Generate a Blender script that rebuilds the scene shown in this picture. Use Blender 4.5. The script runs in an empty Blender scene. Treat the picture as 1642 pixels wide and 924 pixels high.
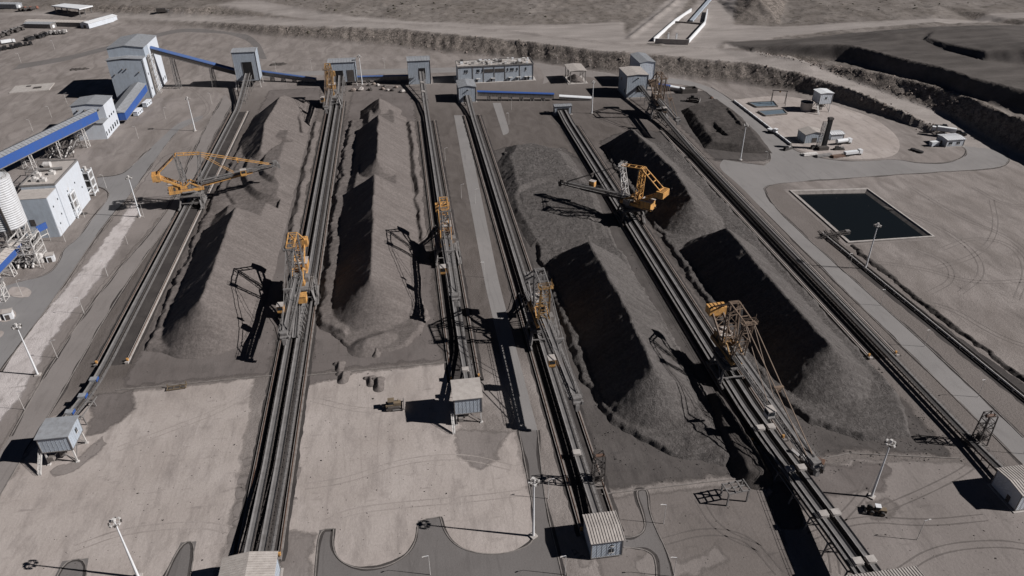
import bpy, math, random
import numpy as np
from mathutils import Vector, Matrix
from mathutils.bvhtree import BVHTree
from mathutils.geometry import delaunay_2d_cdt
random.seed(7)
scene = bpy.context.scene
COL = scene.collection
R = math.radians
# ------------------------------------------------------------------ camera
H, F, PITCH, YAW, ROLL = 160.0, 1180.6, .55932, .144087, -.0066306
fw = Vector((math.sin(YAW)*math.cos(PITCH), math.cos(YAW)*math.cos(PITCH), -math.sin(PITCH)))
rt = Vector((math.cos(YAW), -math.sin(YAW), 0)); up = rt.cross(fw)
rt, up = math.cos(ROLL)*rt + math.sin(ROLL)*up, -math.sin(ROLL)*rt + math.cos(ROLL)*up
cam = bpy.data.objects.new('camera', bpy.data.cameras.new('camera')); COL.objects.link(cam)
cam.matrix_world = Matrix(((rt.x, up.x, -fw.x, 0), (rt.y, up.y, -fw.y, 0), (rt.z, up.z, -fw.z, H), (0, 0, 0, 1)))
cam.data.sensor_width = 36; cam.data.lens = 36*F/1642
cam.data.clip_start = 1; cam.data.clip_end = 8000
scene.camera = cam
# ------------------------------------------------------------------ light
SUN_EL, SUN_AZ = R(34.5), R(-16)          # azimuth from +X, counter-clockwise
sd = Vector((math.cos(SUN_AZ)*math.cos(SUN_EL), math.sin(SUN_AZ)*math.cos(SUN_EL), math.sin(SUN_EL)))
world = bpy.data.worlds.new('World'); scene.world = world; world.use_nodes = True
wn = world.node_tree; bg = wn.nodes['Background']
sky = wn.nodes.new('ShaderNodeTexSky'); sky.sky_type = 'NISHITA'; sky.sun_disc = False
sky.sun_elevation = SUN_EL; sky.sun_rotation = math.pi/2 - SUN_AZ
sky.altitude = 2500; sky.air_density = .15; sky.dust_density = .15; sky.ozone_density = .4
wn.links.new(sky.outputs[0], bg.inputs[0]); bg.inputs[1].default_value = .05
sl = bpy.data.lights.new('sun', 'SUN'); sl.energy = 5; sl.angle = R(.5); sl.color = (1, .972, .975)
sun = bpy.data.objects.new('sun', sl); COL.objects.link(sun)
sun.rotation_euler = sd.to_track_quat('Z', 'Y').to_euler(); sun.location = sd*900
vs = scene.view_settings
vs.view_transform = 'Standard'; vs.look = 'None'; vs.gamma = 1; vs.use_curve_mapping = False; vs.exposure = .25
scene.render.engine = 'CYCLES'

# ------------------------------------------------------------------ survey: point on level z seen at photo pixel
def at(px, py, z=0.0):
    d = rt*(px-821)/F - up*(py-462)/F + fw
    t = (z-H)/d.z
    return Vector((d.x*t, d.y*t, z))
# ------------------------------------------------------------------ numpy noise
def vnoise(x, y, seed=0):
    xi = np.floor(x).astype(np.int64); yi = np.floor(y).astype(np.int64)
    fx = x-xi; fy = y-yi; fx = fx*fx*(3-2*fx); fy = fy*fy*(3-2*fy)
    def h(a, b):
        n = (a*374761393 + b*668265263 + seed*974634777) & 0xffffffff
        n = ((n ^ (n >> 13))*1274126177) & 0xffffffff
        return ((n ^ (n >> 16)) & 0xffff)/32767.5 - 1
    return (h(xi, yi)*(1-fx)+h(xi+1, yi)*fx)*(1-fy) + (h(xi, yi+1)*(1-fx)+h(xi+1, yi+1)*fx)*fy
def fbm(x, y, seed=0, o=4):
    s = 0; a = 1; t = 0
    for i in range(o):
        s = s + a*vnoise(x*2**i, y*2**i, seed+i*17); t += a; a *= .5
    return s/t
# ------------------------------------------------------------------ materials
def nodes(name):
    m = bpy.data.materials.new(name); m.use_nodes = True
    return m, m.node_tree, m.node_tree.nodes['Principled BSDF']
def N(t, typ, **kw):
    n = t.nodes.new(typ)
    for k, v in kw.items():
        if k in n.inputs.keys() and not hasattr(type(n), k): n.inputs[k].default_value = v
        else: setattr(n, k, v)
    return n
def pos(t, scale=(1, 1, 1), rot=0):
    g = t.nodes.new('ShaderNodeNewGeometry'); mp = t.nodes.new('ShaderNodeMapping')
    mp.inputs['Scale'].default_value = scale; mp.inputs['Rotation'].default_value = (0, 0, rot)
    t.links.new(g.outputs['Position'], mp.inputs[0]); return mp.outputs[0]
def noise(t, vec, scale, detail=6, rough=.6, dist=0):
    n = t.nodes.new('ShaderNodeTexNoise'); n.inputs['Scale'].default_value = scale
    n.inputs['Detail'].default_value = detail; n.inputs['Roughness'].default_value = rough; n.inputs['Distortion'].default_value = dist
    t.links.new(vec, n.inputs['Vector']); return n.outputs['Fac']
def ramp(t, fac, stops):
    r = t.nodes.new('ShaderNodeValToRGB'); e = r.color_ramp.elements
    while len(e) < len(stops): e.new(.5)
    for i, (p, c) in enumerate(stops):
        e[i].position = p; e[i].color = (c, c, c, 1) if isinstance(c, (int, float)) else (*c, 1)
    t.links.new(fac, r.inputs[0]); return r.outputs[0]
def mix(t, f, a, b, mode='MIX'):
    m = t.nodes.new('ShaderNodeMix'); m.data_type = 'RGBA'; m.blend_type = mode
    for i, v in ((0, f), (6, a), (7, b)):
        if isinstance(v, bpy.types.NodeSocket): t.links.new(v, m.inputs[i])
        elif i == 0: m.inputs[0].default_value = v
        else: m.inputs[i].default_value = (*v, 1)
    return m.outputs[2]
def bump(t, b, h, strength, dist):
    n = t.nodes.new('ShaderNodeBump'); n.inputs['Strength'].default_value = strength; n.inputs['Distance'].default_value = dist
    t.links.new(h, n.inputs['Height']); t.links.new(n.outputs[0], b.inputs['Normal']); return n
def setc(t, b, c, rough=.9, spec=.2):
    if isinstance(c, bpy.types.NodeSocket): t.links.new(c, b.inputs['Base Color'])
    else: b.inputs['Base Color'].default_value = (*c, 1)
    b.inputs['Roughness'].default_value = rough; b.inputs['Specular IOR Level'].default_value = spec
def paint(name, c, dirt=(.11, .095, .085), amt=.5, rough=.6, rib=0, scale=.6, metal=0):
    """painted / coated surface with dust, grime and optional ribbing"""
    m, t, b = nodes(name); v = pos(t)
    f = ramp(t, noise(t, pos(t, (1, 1, .35)), scale, 6, .65), [(.42, 0), (.72, amt)])
    g = noise(t, v, 4, 3)
    col = mix(t, f, mix(t, ramp(t, g, [(.3, 0), (.7, 1)]), tuple(x*.88 for x in c), tuple(min(1, x*1.08) for x in c)), dirt)
    setc(t, b, col, rough, .3); b.inputs['Metallic'].default_value = metal
    if rib:
        w = t.nodes.new('ShaderNodeTexWave'); w.bands_direction = 'DIAGONAL'; w.inputs['Scale'].default_value = rib
        t.links.new(v, w.inputs['Vector']); bump(t, b, w.outputs['Fac'], .5, .12)
    else: bump(t, b, g, .15, .05)
    return m
def soil(name, lo, hi, stain, blotch=.03, grain=1.2, streak=None, bs=.35, stain_at=(.52, .74), rough=.95, flecks=True, rotk=.25):
    """dusty ground: blotches, stains, streaks and grain"""
    m, t, b = nodes(name); v = pos(t)
    n1 = noise(t, v, blotch, 8, .62, .4); n2 = noise(t, v, grain, 5, .7)
    col = mix(t, ramp(t, n1, [(.3, 0), (.7, 1)]), lo, hi)
    col = mix(t, ramp(t, n2, [(.3, .30), (.75, 0)]), col, tuple(x*.55 for x in lo))
    st = noise(t, pos(t, (1, .35, 1), .25 if streak is None else streak), blotch*4.3, 7, .7, .25)
    col = mix(t, ramp(t, st, [(stain_at[0], 0), (stain_at[1], .75)]), col, stain)
    if flecks:
        fl = noise(t, pos(t, (.3, 1, 1), .08), .42, 4, .6)
        col = mix(t, ramp(t, fl, [(.6, 0), (.74, .6)]), col, stain)
    tk = noise(t, pos(t, (.9, .07, 1), rotk), .5, 4, .6, 1.5)
    col = mix(t, ramp(t, tk, [(.56, 0), (.72, .3)]), col, tuple(x*.55 for x in lo))
    setc(t, b, col, rough, .1); bump(t, b, n2, bs, .3); return m
def ore_mat(name, lo, hi, lump=.6, bs=.7, dist=.5, ripple=True):
    m, t, b = nodes(name); v = pos(t)
    n1 = noise(t, v, .06, 7, .65, .5); n2 = noise(t, v, lump, 6, .75)
    rip = noise(t, pos(t, (.10, .9, .12)), .55, 5, .6, .6)
    col = mix(t, ramp(t, n1, [(.3, 0), (.7, 1)]), lo, hi)
    col = mix(t, ramp(t, rip, [(.40, 0), (.75, .75)]), col, tuple(x*1.28 for x in hi))
    col = mix(t, ramp(t, n2, [(.35, .55), (.62, 0)]), col, tuple(x*.45 for x in lo))
    setc(t, b, col, .95, .1)
    a = t.nodes.new('ShaderNodeMath'); a.operation = 'MULTIPLY_ADD'; a.inputs[1].default_value = 1.0 if ripple else 0.2
    t.links.new(rip, a.inputs[0]); t.links.new(n2, a.inputs[2])
    bump(t, b, a.outputs[0], bs, dist); return m
M = {}
M['pad'] = soil('pad_soil', (.335, .292, .262), (.425, .378, .345), (.19, .165, .15), .045, stain_at=(.48, .74))
M['padd'] = soil('ore_dusted_pad_soil', (.155, .135, .122), (.215, .19, .174), (.085, .075, .069))
M['padm'] = soil('greyish_pad_soil', (.19, .167, .152), (.265, .235, .216), (.12, .105, .096))
M['floor'] = soil('ore_stained_floor', (.125, .108, .099), (.182, .16, .148), (.085, .075, .069), .05, 1.6)
M['floord'] = soil('black_ore_floor', (.082, .073, .067), (.122, .109, .101), (.055, .049, .046), .07, 1.4, stain_at=(.45, .7))
M['bed'] = soil('track_bed_fines_and_shade', (.045, .04, .038), (.085, .076, .07), (.03, .027, .026), .08, 1.9)  # ore fines, made near-black to include the shade between the rails
M['asphalt'] = soil('asphalt', (.20, .192, .186), (.245, .235, .228), (.15, .143, .138), .04, 3, 1.2, .15, (.55, .8), .9, False)
M['dirtroad'] = soil('packed_dirt_road', (.205, .184, .17), (.25, .226, .21), (.14, .125, .115), .05, 2, 1.0, .2, (.55, .8), .95, False)
M['road_dark'] = soil('worn_asphalt', (.142, .13, .122), (.178, .164, .155), (.11, .1, .094), .05, 2, .9, .2, (.55, .8), .95, False)
M['concrete_road'] = soil('dusty_concrete_road', (.215, .203, .193), (.265, .25, .238), (.16, .15, .142), .04, 2.5, .6, .15, (.55, .8), .9, False)
M['gravel'] = soil('pale_gravel', (.43, .39, .37), (.58, .535, .51), (.2, .176, .16), .09, 2.2, -.3, .8, (.5, .75))
M['oreA'] = ore_mat('brown_ore', (.118, .102, .093), (.152, .133, .122), 1.1, .55, .4)
M['oreB'] = ore_mat('dark_ore_fines', (.052, .046, .042), (.078, .069, .063), 1.1, .6, .45)
M['oreC'] = ore_mat('coarse_black_ore', (.088, .079, .073), (.135, .123, .115), .85, 1.0, 1.0, False)
M['clad'] = paint('blue_grey_cladding', (.36, .40, .44), amt=.25, rib=1.1)
M['cladw'] = paint('white_cladding', (.54, .57, .60), (.35, .32, .3), .25, rib=1.1)
M['roof'] = paint('grey_roof_sheet', (.28, .29, .30), amt=.45, rib=0)
M['roofl'] = paint('dusty_pale_roof_sheet', (.42, .385, .35), (.2, .17, .15), .45)
M['blue'] = paint('blue_cladding', (.03, .085, .28), (.09, .09, .11), .25, rib=.9)
M['bluel'] = paint('faded_blue_cladding', (.06, .115, .27), (.11, .10, .10), .5, rib=.9)
M['steel'] = paint('grey_painted_steel', (.20, .19, .18), (.07, .06, .055), .7, scale=1.2)
M['steelw'] = paint('dusty_white_steel', (.55, .53, .5), (.2, .17, .15), .55, scale=1.2)
M['steeld'] = paint('dark_dirty_steel', (.085, .075, .068), (.04, .036, .033), .7, scale=1.4)
M['yellow'] = paint('orange_yellow_paint', (.58, .31, .095), (.13, .09, .065), .8, scale=.9)
M['yellowd'] = paint('dirty_yellow_paint', (.34, .20, .075), (.09, .065, .05), .75, scale=1.1)
M['belt'] = paint('dusty_rubber_belt', (.17, .162, .155), (.08, .073, .068), .6, .55, scale=.35)
M['beltd'] = paint('black_rubber_belt', (.05, .047, .045), (.09, .08, .072), .4, .5, scale=.35)
M['conc'] = paint('weathered_concrete', (.40, .37, .34), (.2, .175, .155), .6, .9, scale=.5)
M['concd'] = paint('ore_stained_concrete', (.22, .198, .18), (.08, .07, .063), .8, .9, scale=.5)
M['white'] = paint('white_paint', (.66, .67, .67), (.4, .37, .34), .3)
M['track'] = soil('tyre_pressed_dust', (.168, .147, .133), (.21, .187, .172), (.12, .105, .095))
M['trackp'] = soil('tyre_pressed_pad', (.285, .248, .224), (.36, .32, .292), (.18, .157, .142))
M['trackd'] = soil('tyre_pressed_dark_pad', (.125, .11, .1), (.17, .15, .138), (.08, .07, .065))
M['tan'] = paint('dusty_tan_machine_paint', (.19, .145, .095), (.07, .06, .05), .7)
M['silo'] = paint('dusty_grey_white_silo_sheet', (.47, .475, .475), (.25, .23, .21), .45)
M['dark'] = paint('dark_opening', (.012, .012, .013), amt=.1)
M['tyre'] = paint('tyre_rubber', (.02, .02, .02), (.07, .06, .055), .5)
M['glass'] = paint('dark_window_glass', (.02, .025, .03), (.05, .05, .05), .2, .15)
M['rust'] = paint('rusty_steel', (.13, .075, .05), (.05, .035, .03), .6)
M['rock'] = paint('rock', (.26, .215, .185), (.12, .10, .09), .6, .95)
M['redtruck'] = paint('faded_red_paint', (.30, .12, .08), amt=.5)
def water_mat():
    m, t, b = nodes('still_dark_water'); setc(t, b, (.007, .009, .010), .2, .12)
    bump(t, b, noise(t, pos(t), 1.5, 3), .08, .05); return m
M['water'] = water_mat()
M['pool'] = paint('blue_grey_settling_water', (.14, .18, .21), (.08, .09, .1), .4, .2)

# ------------------------------------------------------------------ mesh builder
class MB:
    def __init__(s): s.v = []; s.f = []
    def add(s, vs, fs):
        n = len(s.v); s.v += [tuple(v) for v in vs]; s.f += [tuple(i+n for i in f) for f in fs]; return s
    def box(s, c, sz, rz=0):
        x, y, z = (a/2 for a in sz); ca, sa = math.cos(rz), math.sin(rz)
        vs = []
        for dz in (-z, z):
            for dx, dy in ((-x, -y), (x, -y), (x, y), (-x, y)):
                vs.append((c[0]+dx*ca-dy*sa, c[1]+dx*sa+dy*ca, c[2]+dz))
        return s.add(vs, [(3, 2, 1, 0), (4, 5, 6, 7), (0, 1, 5, 4), (1, 2, 6, 5), (2, 3, 7, 6), (3, 0, 4, 7)])
    def beam(s, a, b, w, h=None):
        a = Vector(a); b = Vector(b); d = b-a
        if d.length < 1e-6: return s
        d.normalize(); h = h or w
        u = Vector((0, 0, 1)) if abs(d.z) < .98 else Vector((0, 1, 0))
        r = d.cross(u).normalized(); u = r.cross(d)
        vs = [p + r*i*w/2 + u*j*h/2 for p in (a, b) for i, j in ((-1, -1), (1, -1), (1, 1), (-1, 1))]
        return s.add(vs, [(0, 1, 2, 3), (7, 6, 5, 4), (4, 5, 1, 0), (5, 6, 2, 1), (6, 7, 3, 2), (7, 4, 0, 3)])
    def tube(s, a, b, r, r2=None, n=8):
        a = Vector(a); b = Vector(b); d = (b-a).normalized(); r2 = r if r2 is None else r2
        u = Vector((0, 0, 1)) if abs(d.z) < .98 else Vector((0, 1, 0))
        q = d.cross(u).normalized(); u = q.cross(d); vs = []
        for p, rr in ((a, r), (b, r2)):
            for i in range(n):
                t = 2*math.pi*i/n; vs.append(p + q*math.cos(t)*rr + u*math.sin(t)*rr)
        fs = [(i, (i+1) % n, n+(i+1) % n, n+i) for i in range(n)] + [tuple(range(n-1, -1, -1)), tuple(range(n, 2*n))]
        return s.add(vs, fs)
    def lathe(s, c, prof, n=24):
        vs = []; k = len(prof)
        for r, z in prof:
            for i in range(n):
                t = 2*math.pi*i/n; vs.append((c[0]+r*math.cos(t), c[1]+r*math.sin(t), c[2]+z))
        fs = [(j*n+i, j*n+(i+1) % n, (j+1)*n+(i+1) % n, (j+1)*n+i) for j in range(k-1) for i in range(n)]
        fs += [tuple(range(n-1, -1, -1)), tuple((k-1)*n+i for i in range(n))]
        return s.add(vs, fs)
    def prism(s, poly, z0, z1):
        n = len(poly); vs = [(x, y, z0) for x, y in poly] + [(x, y, z1) for x, y in poly]
        return s.add(vs, [tuple(range(n-1, -1, -1)), tuple(range(n, 2*n))] + [(i, (i+1) % n, n+(i+1) % n, n+i) for i in range(n)])
    def sweep(s, prof, pts):
        """profile (sideways, up) swept along pts (lying in the Y-Z plane or any path)"""
        k = len(prof); vs = []; P = [Vector(p) for p in pts]
        for i, p in enumerate(P):
            d = (P[min(i+1, len(P)-1)] - P[max(i-1, 0)]).normalized()
            r = d.cross(Vector((0, 0, 1))).normalized(); u = r.cross(d)
            for a, b in prof: vs.append(p + r*a + u*b)
        fs = [(i*k+j, i*k+(j+1) % k, (i+1)*k+(j+1) % k, (i+1)*k+j) for i in range(len(P)-1) for j in range(k)]
        fs += [tuple(range(k)), tuple((len(P)-1)*k+j for j in range(k-1, -1, -1))]
        return s.add(vs, fs)
    def truss(s, a, b, w, h, bays, ch=.25, dg=.14):
        a = Vector(a); b = Vector(b); d = (b-a).normalized()
        u = Vector((0, 0, 1)) if abs(d.z) < .9 else Vector((1, 0, 0))
        r = d.cross(u).normalized(); u = r.cross(d)
        if not isinstance(w, tuple): w = (w, w)
        if not isinstance(h, tuple): h = (h, h)
        def c(t, i, j): return a.lerp(b, t) + r*i*(w[0]+(w[1]-w[0])*t)/2 + u*j*(h[0]+(h[1]-h[0])*t)/2
        cs = ((-1, -1), (1, -1), (1, 1), (-1, 1))
        for i, j in cs: s.beam(c(0, i, j), c(1, i, j), ch)
        for k in range(bays+1):
            t = k/bays
            for q in range(4):
                p0, p1 = cs[q], cs[(q+1) % 4]
                s.beam(c(t, *p0), c(t, *p1), dg)
                if k < bays:
                    t2 = (k+1)/bays
                    if k % 2: s.beam(c(t, *p1), c(t2, *p0), dg)
                    else: s.beam(c(t, *p0), c(t2, *p1), dg)
        return s
    def rail(s, pts, h=1.1, w=.06, step=2.0):
        for a, b in zip(pts[:-1], pts[1:]):
            a = Vector(a); b = Vector(b); n = max(1, int((b-a).length/step)); u = Vector((0, 0, h))
            s.beam(a+u, b+u, w); s.beam(a+u*.5, b+u*.5, w)
            for k in range(n+1): p = a.lerp(b, k/n); s.beam(p, p+u, w)
        return s
    def build(s, name, mat, parent=None, rz=0, smooth=False):
        me = bpy.data.meshes.new(name); me.from_pydata(s.v, [], s.f); me.update()
        if smooth: me.polygons.foreach_set('use_smooth', [True]*len(me.polygons))
        me.materials.append(M[mat] if isinstance(mat, str) else mat)
        o = bpy.data.objects.new(name, me); COL.objects.link(o)
        if parent: o.parent = parent
        o.rotation_euler.z = rz
        return o
def tag(o, label=None, cat=None, group=None, kind=None):
    if label: o['label'] = label
    if cat: o['category'] = cat
    if group: o['group'] = group
    if kind: o['kind'] = kind
    return o
def thing(name, label, cat, loc, rz=0, group=None):
    o = bpy.data.objects.new(name, None); COL.objects.link(o); o.empty_display_size = .5
    o.location = (loc[0], loc[1], loc[2] if len(loc) > 2 else 0); o.rotation_euler.z = rz
    return tag(o, label, cat, group)
KIDS = {}
def copy_thing(src, loc, rz, label):
    def rec(o, par):
        c = o.copy(); COL.objects.link(c); c.parent = par
        for k in [q for q in bpy.data.objects if q.parent == o and q is not c]: rec(k, c)
        return c
    c = rec(src, None); c.location = loc; c.rotation_euler.z = rz; c['label'] = label
    return c
def softened(mat):
    """the same soil thinning out to nothing towards the rim of its sheet"""
    k = mat+'_thin'
    if k not in M:
        m = M[mat].copy(); m.name = M[mat].name+'_thinning'; t = m.node_tree; M[k] = m
        out = next(n for n in t.nodes if n.type == 'OUTPUT_MATERIAL'); b = t.nodes['Principled BSDF']
        a = t.nodes.new('ShaderNodeAttribute'); a.attribute_name = 'cover'; n1 = noise(t, pos(t), .16, 9, .72); n1m = t.nodes.new('ShaderNodeMath'); n1m.operation = 'MULTIPLY'; n1m.inputs[1].default_value = 1.6; t.links.new(n1, n1m.inputs[0]); n1 = n1m.outputs[0]; ad = t.nodes.new('ShaderNodeMath'); ad.operation = 'MULTIPLY_ADD'; ad.inputs[1].default_value = .9
        t.links.new(a.outputs['Fac'], ad.inputs[0]); t.links.new(n1, ad.inputs[2])
        hv = t.nodes.new('ShaderNodeMath'); hv.operation = 'MULTIPLY'; hv.inputs[1].default_value = .5; t.links.new(ad.outputs[0], hv.inputs[0]); r = ramp(t, hv.outputs[0], [(.46, 0), (.68, 1)]); tr = t.nodes.new('ShaderNodeBsdfTransparent'); mx = t.nodes.new('ShaderNodeMixShader')
        t.links.new(r, mx.inputs[0]); t.links.new(tr.outputs[0], mx.inputs[1]); t.links.new(b.outputs[0], mx.inputs[2]); t.links.new(mx.outputs[0], out.inputs[0])
    return M[k]
def sheet(name, px, mat, z=.02, label=None, world_pts=False, jitter=0, smooth=0, soft=0):
    """flat ground sheet surveyed from its outline"""
    P = [Vector((*p, z)) for p in px] if world_pts else [at(*p, z) for p in px]
    for _ in range(smooth):     # round the bends of a surveyed outline
        Q = []
        for i, b in enumerate(P):
            a, c = P[i-1], P[(i+1) % len(P)]; k = .25
            if (b-a).angle(c-b, 0) > 1.25: Q.append(b)
            else: Q += [b.lerp(a, min(k, 6/max((a-b).length, .1))), b.lerp(c, min(k, 6/max((c-b).length, .1)))]
        P = Q
    if jitter:
        Q = []
        for i, a in enumerate(P):
            b = P[(i+1) % len(P)]; n = max(1, int((b-a).length/2.5))
            for k in range(n):
                q = a.lerp(b, k/n); Q.append(q + Vector((random.uniform(-1, 1)*jitter, random.uniform(-1, 1)*jitter, 0)))
        P = Q
    me = bpy.data.meshes.new(name); n = len(P); V2 = [Vector((p.x, p.y)) for p in P]; E = [(i, (i+1) % n) for i in range(n)]
    if soft:
        area = sum(V2[i].x*V2[(i+1) % n].y-V2[(i+1) % n].x*V2[i].y for i in range(n)); sg = 1 if area > 0 else -1
        for i in range(n):
            d = (V2[(i+2) % n]-V2[i-2]).normalized(); V2.append(V2[i]+Vector((-d.y, d.x))*sg*soft)
    r = delaunay_2d_cdt(V2, E, [], 0, 1e-4)
    poly = [(p.x, p.y) for p in P]; FS = []
    for f in r[2]:
        cx = sum(r[0][i].x for i in f)/len(f); cy = sum(r[0][i].y for i in f)/len(f); c = False
        for i in range(n):
            (x1, y1), (x2, y2) = poly[i], poly[(i+1) % n]
            if (y1 > cy) != (y2 > cy) and cx < (x2-x1)*(cy-y1)/(y2-y1)+x1: c = not c
        if c: FS.append(tuple(f))
    me.from_pydata([(v.x, v.y, z) for v in r[0]], [], FS); me.update()
    if me.polygons and me.polygons[0].normal.z < 0: me.flip_normals()
    if soft:
        a = me.attributes.new('cover', 'FLOAT', 'POINT'); a.data.foreach_set('value', [0.0 if (src and min(src) < n) else 1.0 for src in r[3]])
    me.materials.append(softened(mat) if soft else M[mat]); o = bpy.data.objects.new(name, me); COL.objects.link(o)
    return tag(o, kind='structure')
# ================================================================== TERRAIN
TOE = [(120, 34, 0), (215, 38, 0), (330, 46, 0), (430, 59, 0), (560, 70, 0), (640, 76, 0), (720, 86, 0), (830, 96, 0), (900, 106, 0), (980, 117, 0), (1060, 122, 0),
       (1200, 138, 0), (1290, 150, 0), (1340, 161, 0), (1400, 181, 0), (1480, 207, 0), (1535, 232, 0)]
CREST = [(120, 26, 1), (215, 30, 2), (330, 36, 3.5), (430, 42, 6), (560, 45, 8.5), (640, 47, 9.5), (720, 56, 10), (830, 66, 10.5), (900, 75, 11), (980, 85, 11), (1060, 90, 11),
         (1200, 103, 10.5), (1290, 122, 9.5), (1340, 137, 8), (1400, 160, 6), (1480, 197, 3), (1535, 228, .5)]
FAR = [(-60, 22, 1), (120, 20, 1.5), (215, 24, 2.5), (330, 26, 4), (430, 30, 6.3), (560, 36, 9), (640, 39, 10), (720, 44, 10.5), (830, 52, 11), (900, 62, 11.3), (980, 70, 11.5), (1060, 76, 11.5), (1150, 80, 11.2)]
UTOE = [(1220, 89, 10.8), (1290, 105, 9.5), (1340, 120, 8.5), (1420, 149, 6), (1500, 178, 3.5), (1570, 212, 1.2), (1625, 243, 0), (1720, 290, 0)]
UCREST = [(1220, 86, 12.5), (1290, 98, 13), (1380, 113, 13), (1450, 129, 13), (1530, 151, 13), (1600, 180, 13), (1642, 197, 13), (1760, 250, 13)]
D1TOE = [(1200, 82, 12.7), (1280, 89, 13), (1345, 97, 13), (1400, 111, 13.2), (1460, 127, 13.2), (1530, 147, 13.2), (1600, 172, 13.2), (1642, 182, 13.2), (1760, 230, 13.2)]
D1TOP = [(1210, 77, 15), (1280, 72.5, 19), (1340, 72, 21.5), (1366, 73, 22.6), (1440, 93, 22.8), (1500, 106, 22.8), (1560, 125, 22.8), (1642, 146, 22.8), (1780, 185, 22.8)]
D2TOE = [(1420, 66, 22.8), (1478, 67, 22.9), (1515, 80, 22.9), (1580, 97, 22.9), (1642, 103, 22.9), (1790, 130, 22.9)]
D2TOP = [(1440, 62, 23.8), (1487, 61, 26.0), (1530, 73, 26.6), (1580, 82, 27.8), (1642, 79, 30.6), (1790, 90, 34)]
DEND = [(1440, 52, 24.5), (1500, 47, 26.5), (1600, 44, 27.5), (1620, 56, 28.5), (1642, 68, 30.6)]
DBACK = [(1160, 68, 12.5), (1300, 60, 15), (1400, 50, 16.5), (1500, 43, 18), (1605, 41, 19), (1650, 41, 20), (1790, 60, 22)]
HILL = [(-60, 6, 4), (60, 4, 6), (200, 8, 8), (300, 14, 9), (360, 8, 10), (520, 16, 11.5), (700, 30, 11)]
MISC = [[(1010, 70, 11.4), (1090, 0, 13)], [(1060, 74, 11.4), (1150, 0, 13)], [(1180, 33, 12), (1215, -4, 24)], [(1250, 40, 12), (1262, 0, 14)], [(800, 40, 11), (1000, 38, 11)], [(1500, 8, 16), (1560, 34, 13)]]
_lines = [TOE, CREST, FAR, UTOE, UCREST, D1TOE, D1TOP, D2TOE, D2TOP, DEND, DBACK, HILL] + MISC
_pv = []; _pz = []; _pe = []
for L in _lines:
    s0 = len(_pv)
    for q in L:
        p = at(q[0], q[1], q[2]); _pv.append(Vector((p.x, p.y))); _pz.append(p.z)
    _pe += [(i, i+1) for i in range(s0, len(_pv)-1)]
for x, y, z in [(-2500, -400, 0), (2500, -400, 0), (-2500, 700, 0), (600, 250, 0), (2500, 300, 0), (420, 100, 0), (-600, 850, 0), (-2500, 2600, 30), (2500, 2600, 30), (-700, 1300, 12), (0, 1300, 14), (800, 1200, 18), (1500, 900, 20), (2500, 1200, 25)]:
    _pv.append(Vector((x, y))); _pz.append(z)
# flat yard between the stockyard and the bank
for x, y in [(-600, 300), (-600, 600), (-300, 620), (0, 300), (0, 560), (230, 300), (250, 420), (330, 150), (-300, 100), (0, -200), (300, -200), (120, 500)]:
    _pv.append(Vector((x, y))); _pz.append(0)
_r = delaunay_2d_cdt(_pv, _pe, [], 0, 1e-3)
_tv = []
for i, v in enumerate(_r[0]):
    src = _r[3][i]
    if src: z = _pz[src[0]]
    else:   # crossing of two breaklines
        d = sorted(((v-p).length, z) for p, z in zip(_pv, _pz))[:2]; z = (d[0][1]+d[1][1])/2
    _tv.append((v.x, v.y, z))
_bvh = BVHTree.FromPolygons(_tv, _r[2])
def tin(x, y):
    h = _bvh.ray_cast(Vector((x, y, 500)), Vector((0, 0, -1)))
    return h[0].z if h[0] else 0.0
def axis(pts):
    o = [pts[0][0]]
    for (a, _), (b, st) in zip(pts[:-1], pts[1:]):
        n = max(1, round((b-a)/st)); o += list(np.linspace(a, b, n+1)[1:])
    return np.array(o)
gx = axis([(-2400, 0), (-700, 100), (-480, 5), (-60, 2.4), (380, 2.0), (470, 1.5), (720, 3.2), (1100, 12), (2400, 120)])
gy = axis([(-300, 0), (60, 40), (290, 8), (380, 2.6), (640, 2.0), (760, 2.6), (1000, 5), (1300, 15), (2500, 120)])
X, Y = np.meshgrid(gx, gy); Z0 = np.array([[tin(x, y) for x in gx] for y in gy])
gyy, gxx = np.gradient(Z0, gy, gx); slope = np.hypot(gxx, gyy)
# distance of each vertex behind the yard: noise only off the flat yard
off = np.clip(Z0/3, 0, 1)
def inpoly(px, py, poly):
    c = np.zeros(px.shape, bool); n = len(poly)
    for i in range(n):
        x1, y1 = poly[i]; x2, y2 = poly[(i+1) % n]
        if y1 == y2: continue
        c ^= ((y1 > py) != (y2 > py)) & (px < (x2-x1)*(py-y1)/(y2-y1)+x1)
    return c
def wpoly(px): return [tuple(at(*p)[:2]) for p in px]
def wp(px): return [tuple(at(*p)[:2]) for p in px]
xy = lambda L: [(q[0], q[1], q[2]) for q in L]
haul = wp(xy(CREST) + xy(UTOE)[::-1] + [(1150, 80, 11.2)] + xy(FAR)[::-1][1:])
haul2 = wp([(350, 14, 6), (400, 4, 8), (440, 10, 9), (520, 23, 10), (660, 33, 11), (820, 42, 11), (1000, 36, 11), (1000, 68, 11.4), (820, 50, 11), (640, 38, 10), (500, 30, 9), (400, 20, 7)])
haul3 = wp([(1150, 80, 11), (1060, 74, 11.4), (1120, 0, 13), (1180, 0, 13), (1175, 40, 12), (1250, 42, 13), (1420, 40, 14), (1642, 28, 14), (1700, 40, 14), (1600, 39, 14), (1400, 48, 14), (1160, 66, 12.5)])
haul4 = wp([(985, 72, 11.4), (1035, 30, 12), (1080, -6, 13), (1108, -6, 13), (1050, 70, 11.4)])
haul5 = wp([(1010, 60, 11.4), (985, 40, 11.4), (930, 42, 11), (820, 42, 11), (830, 52, 11), (980, 70, 11.4)])
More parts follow.
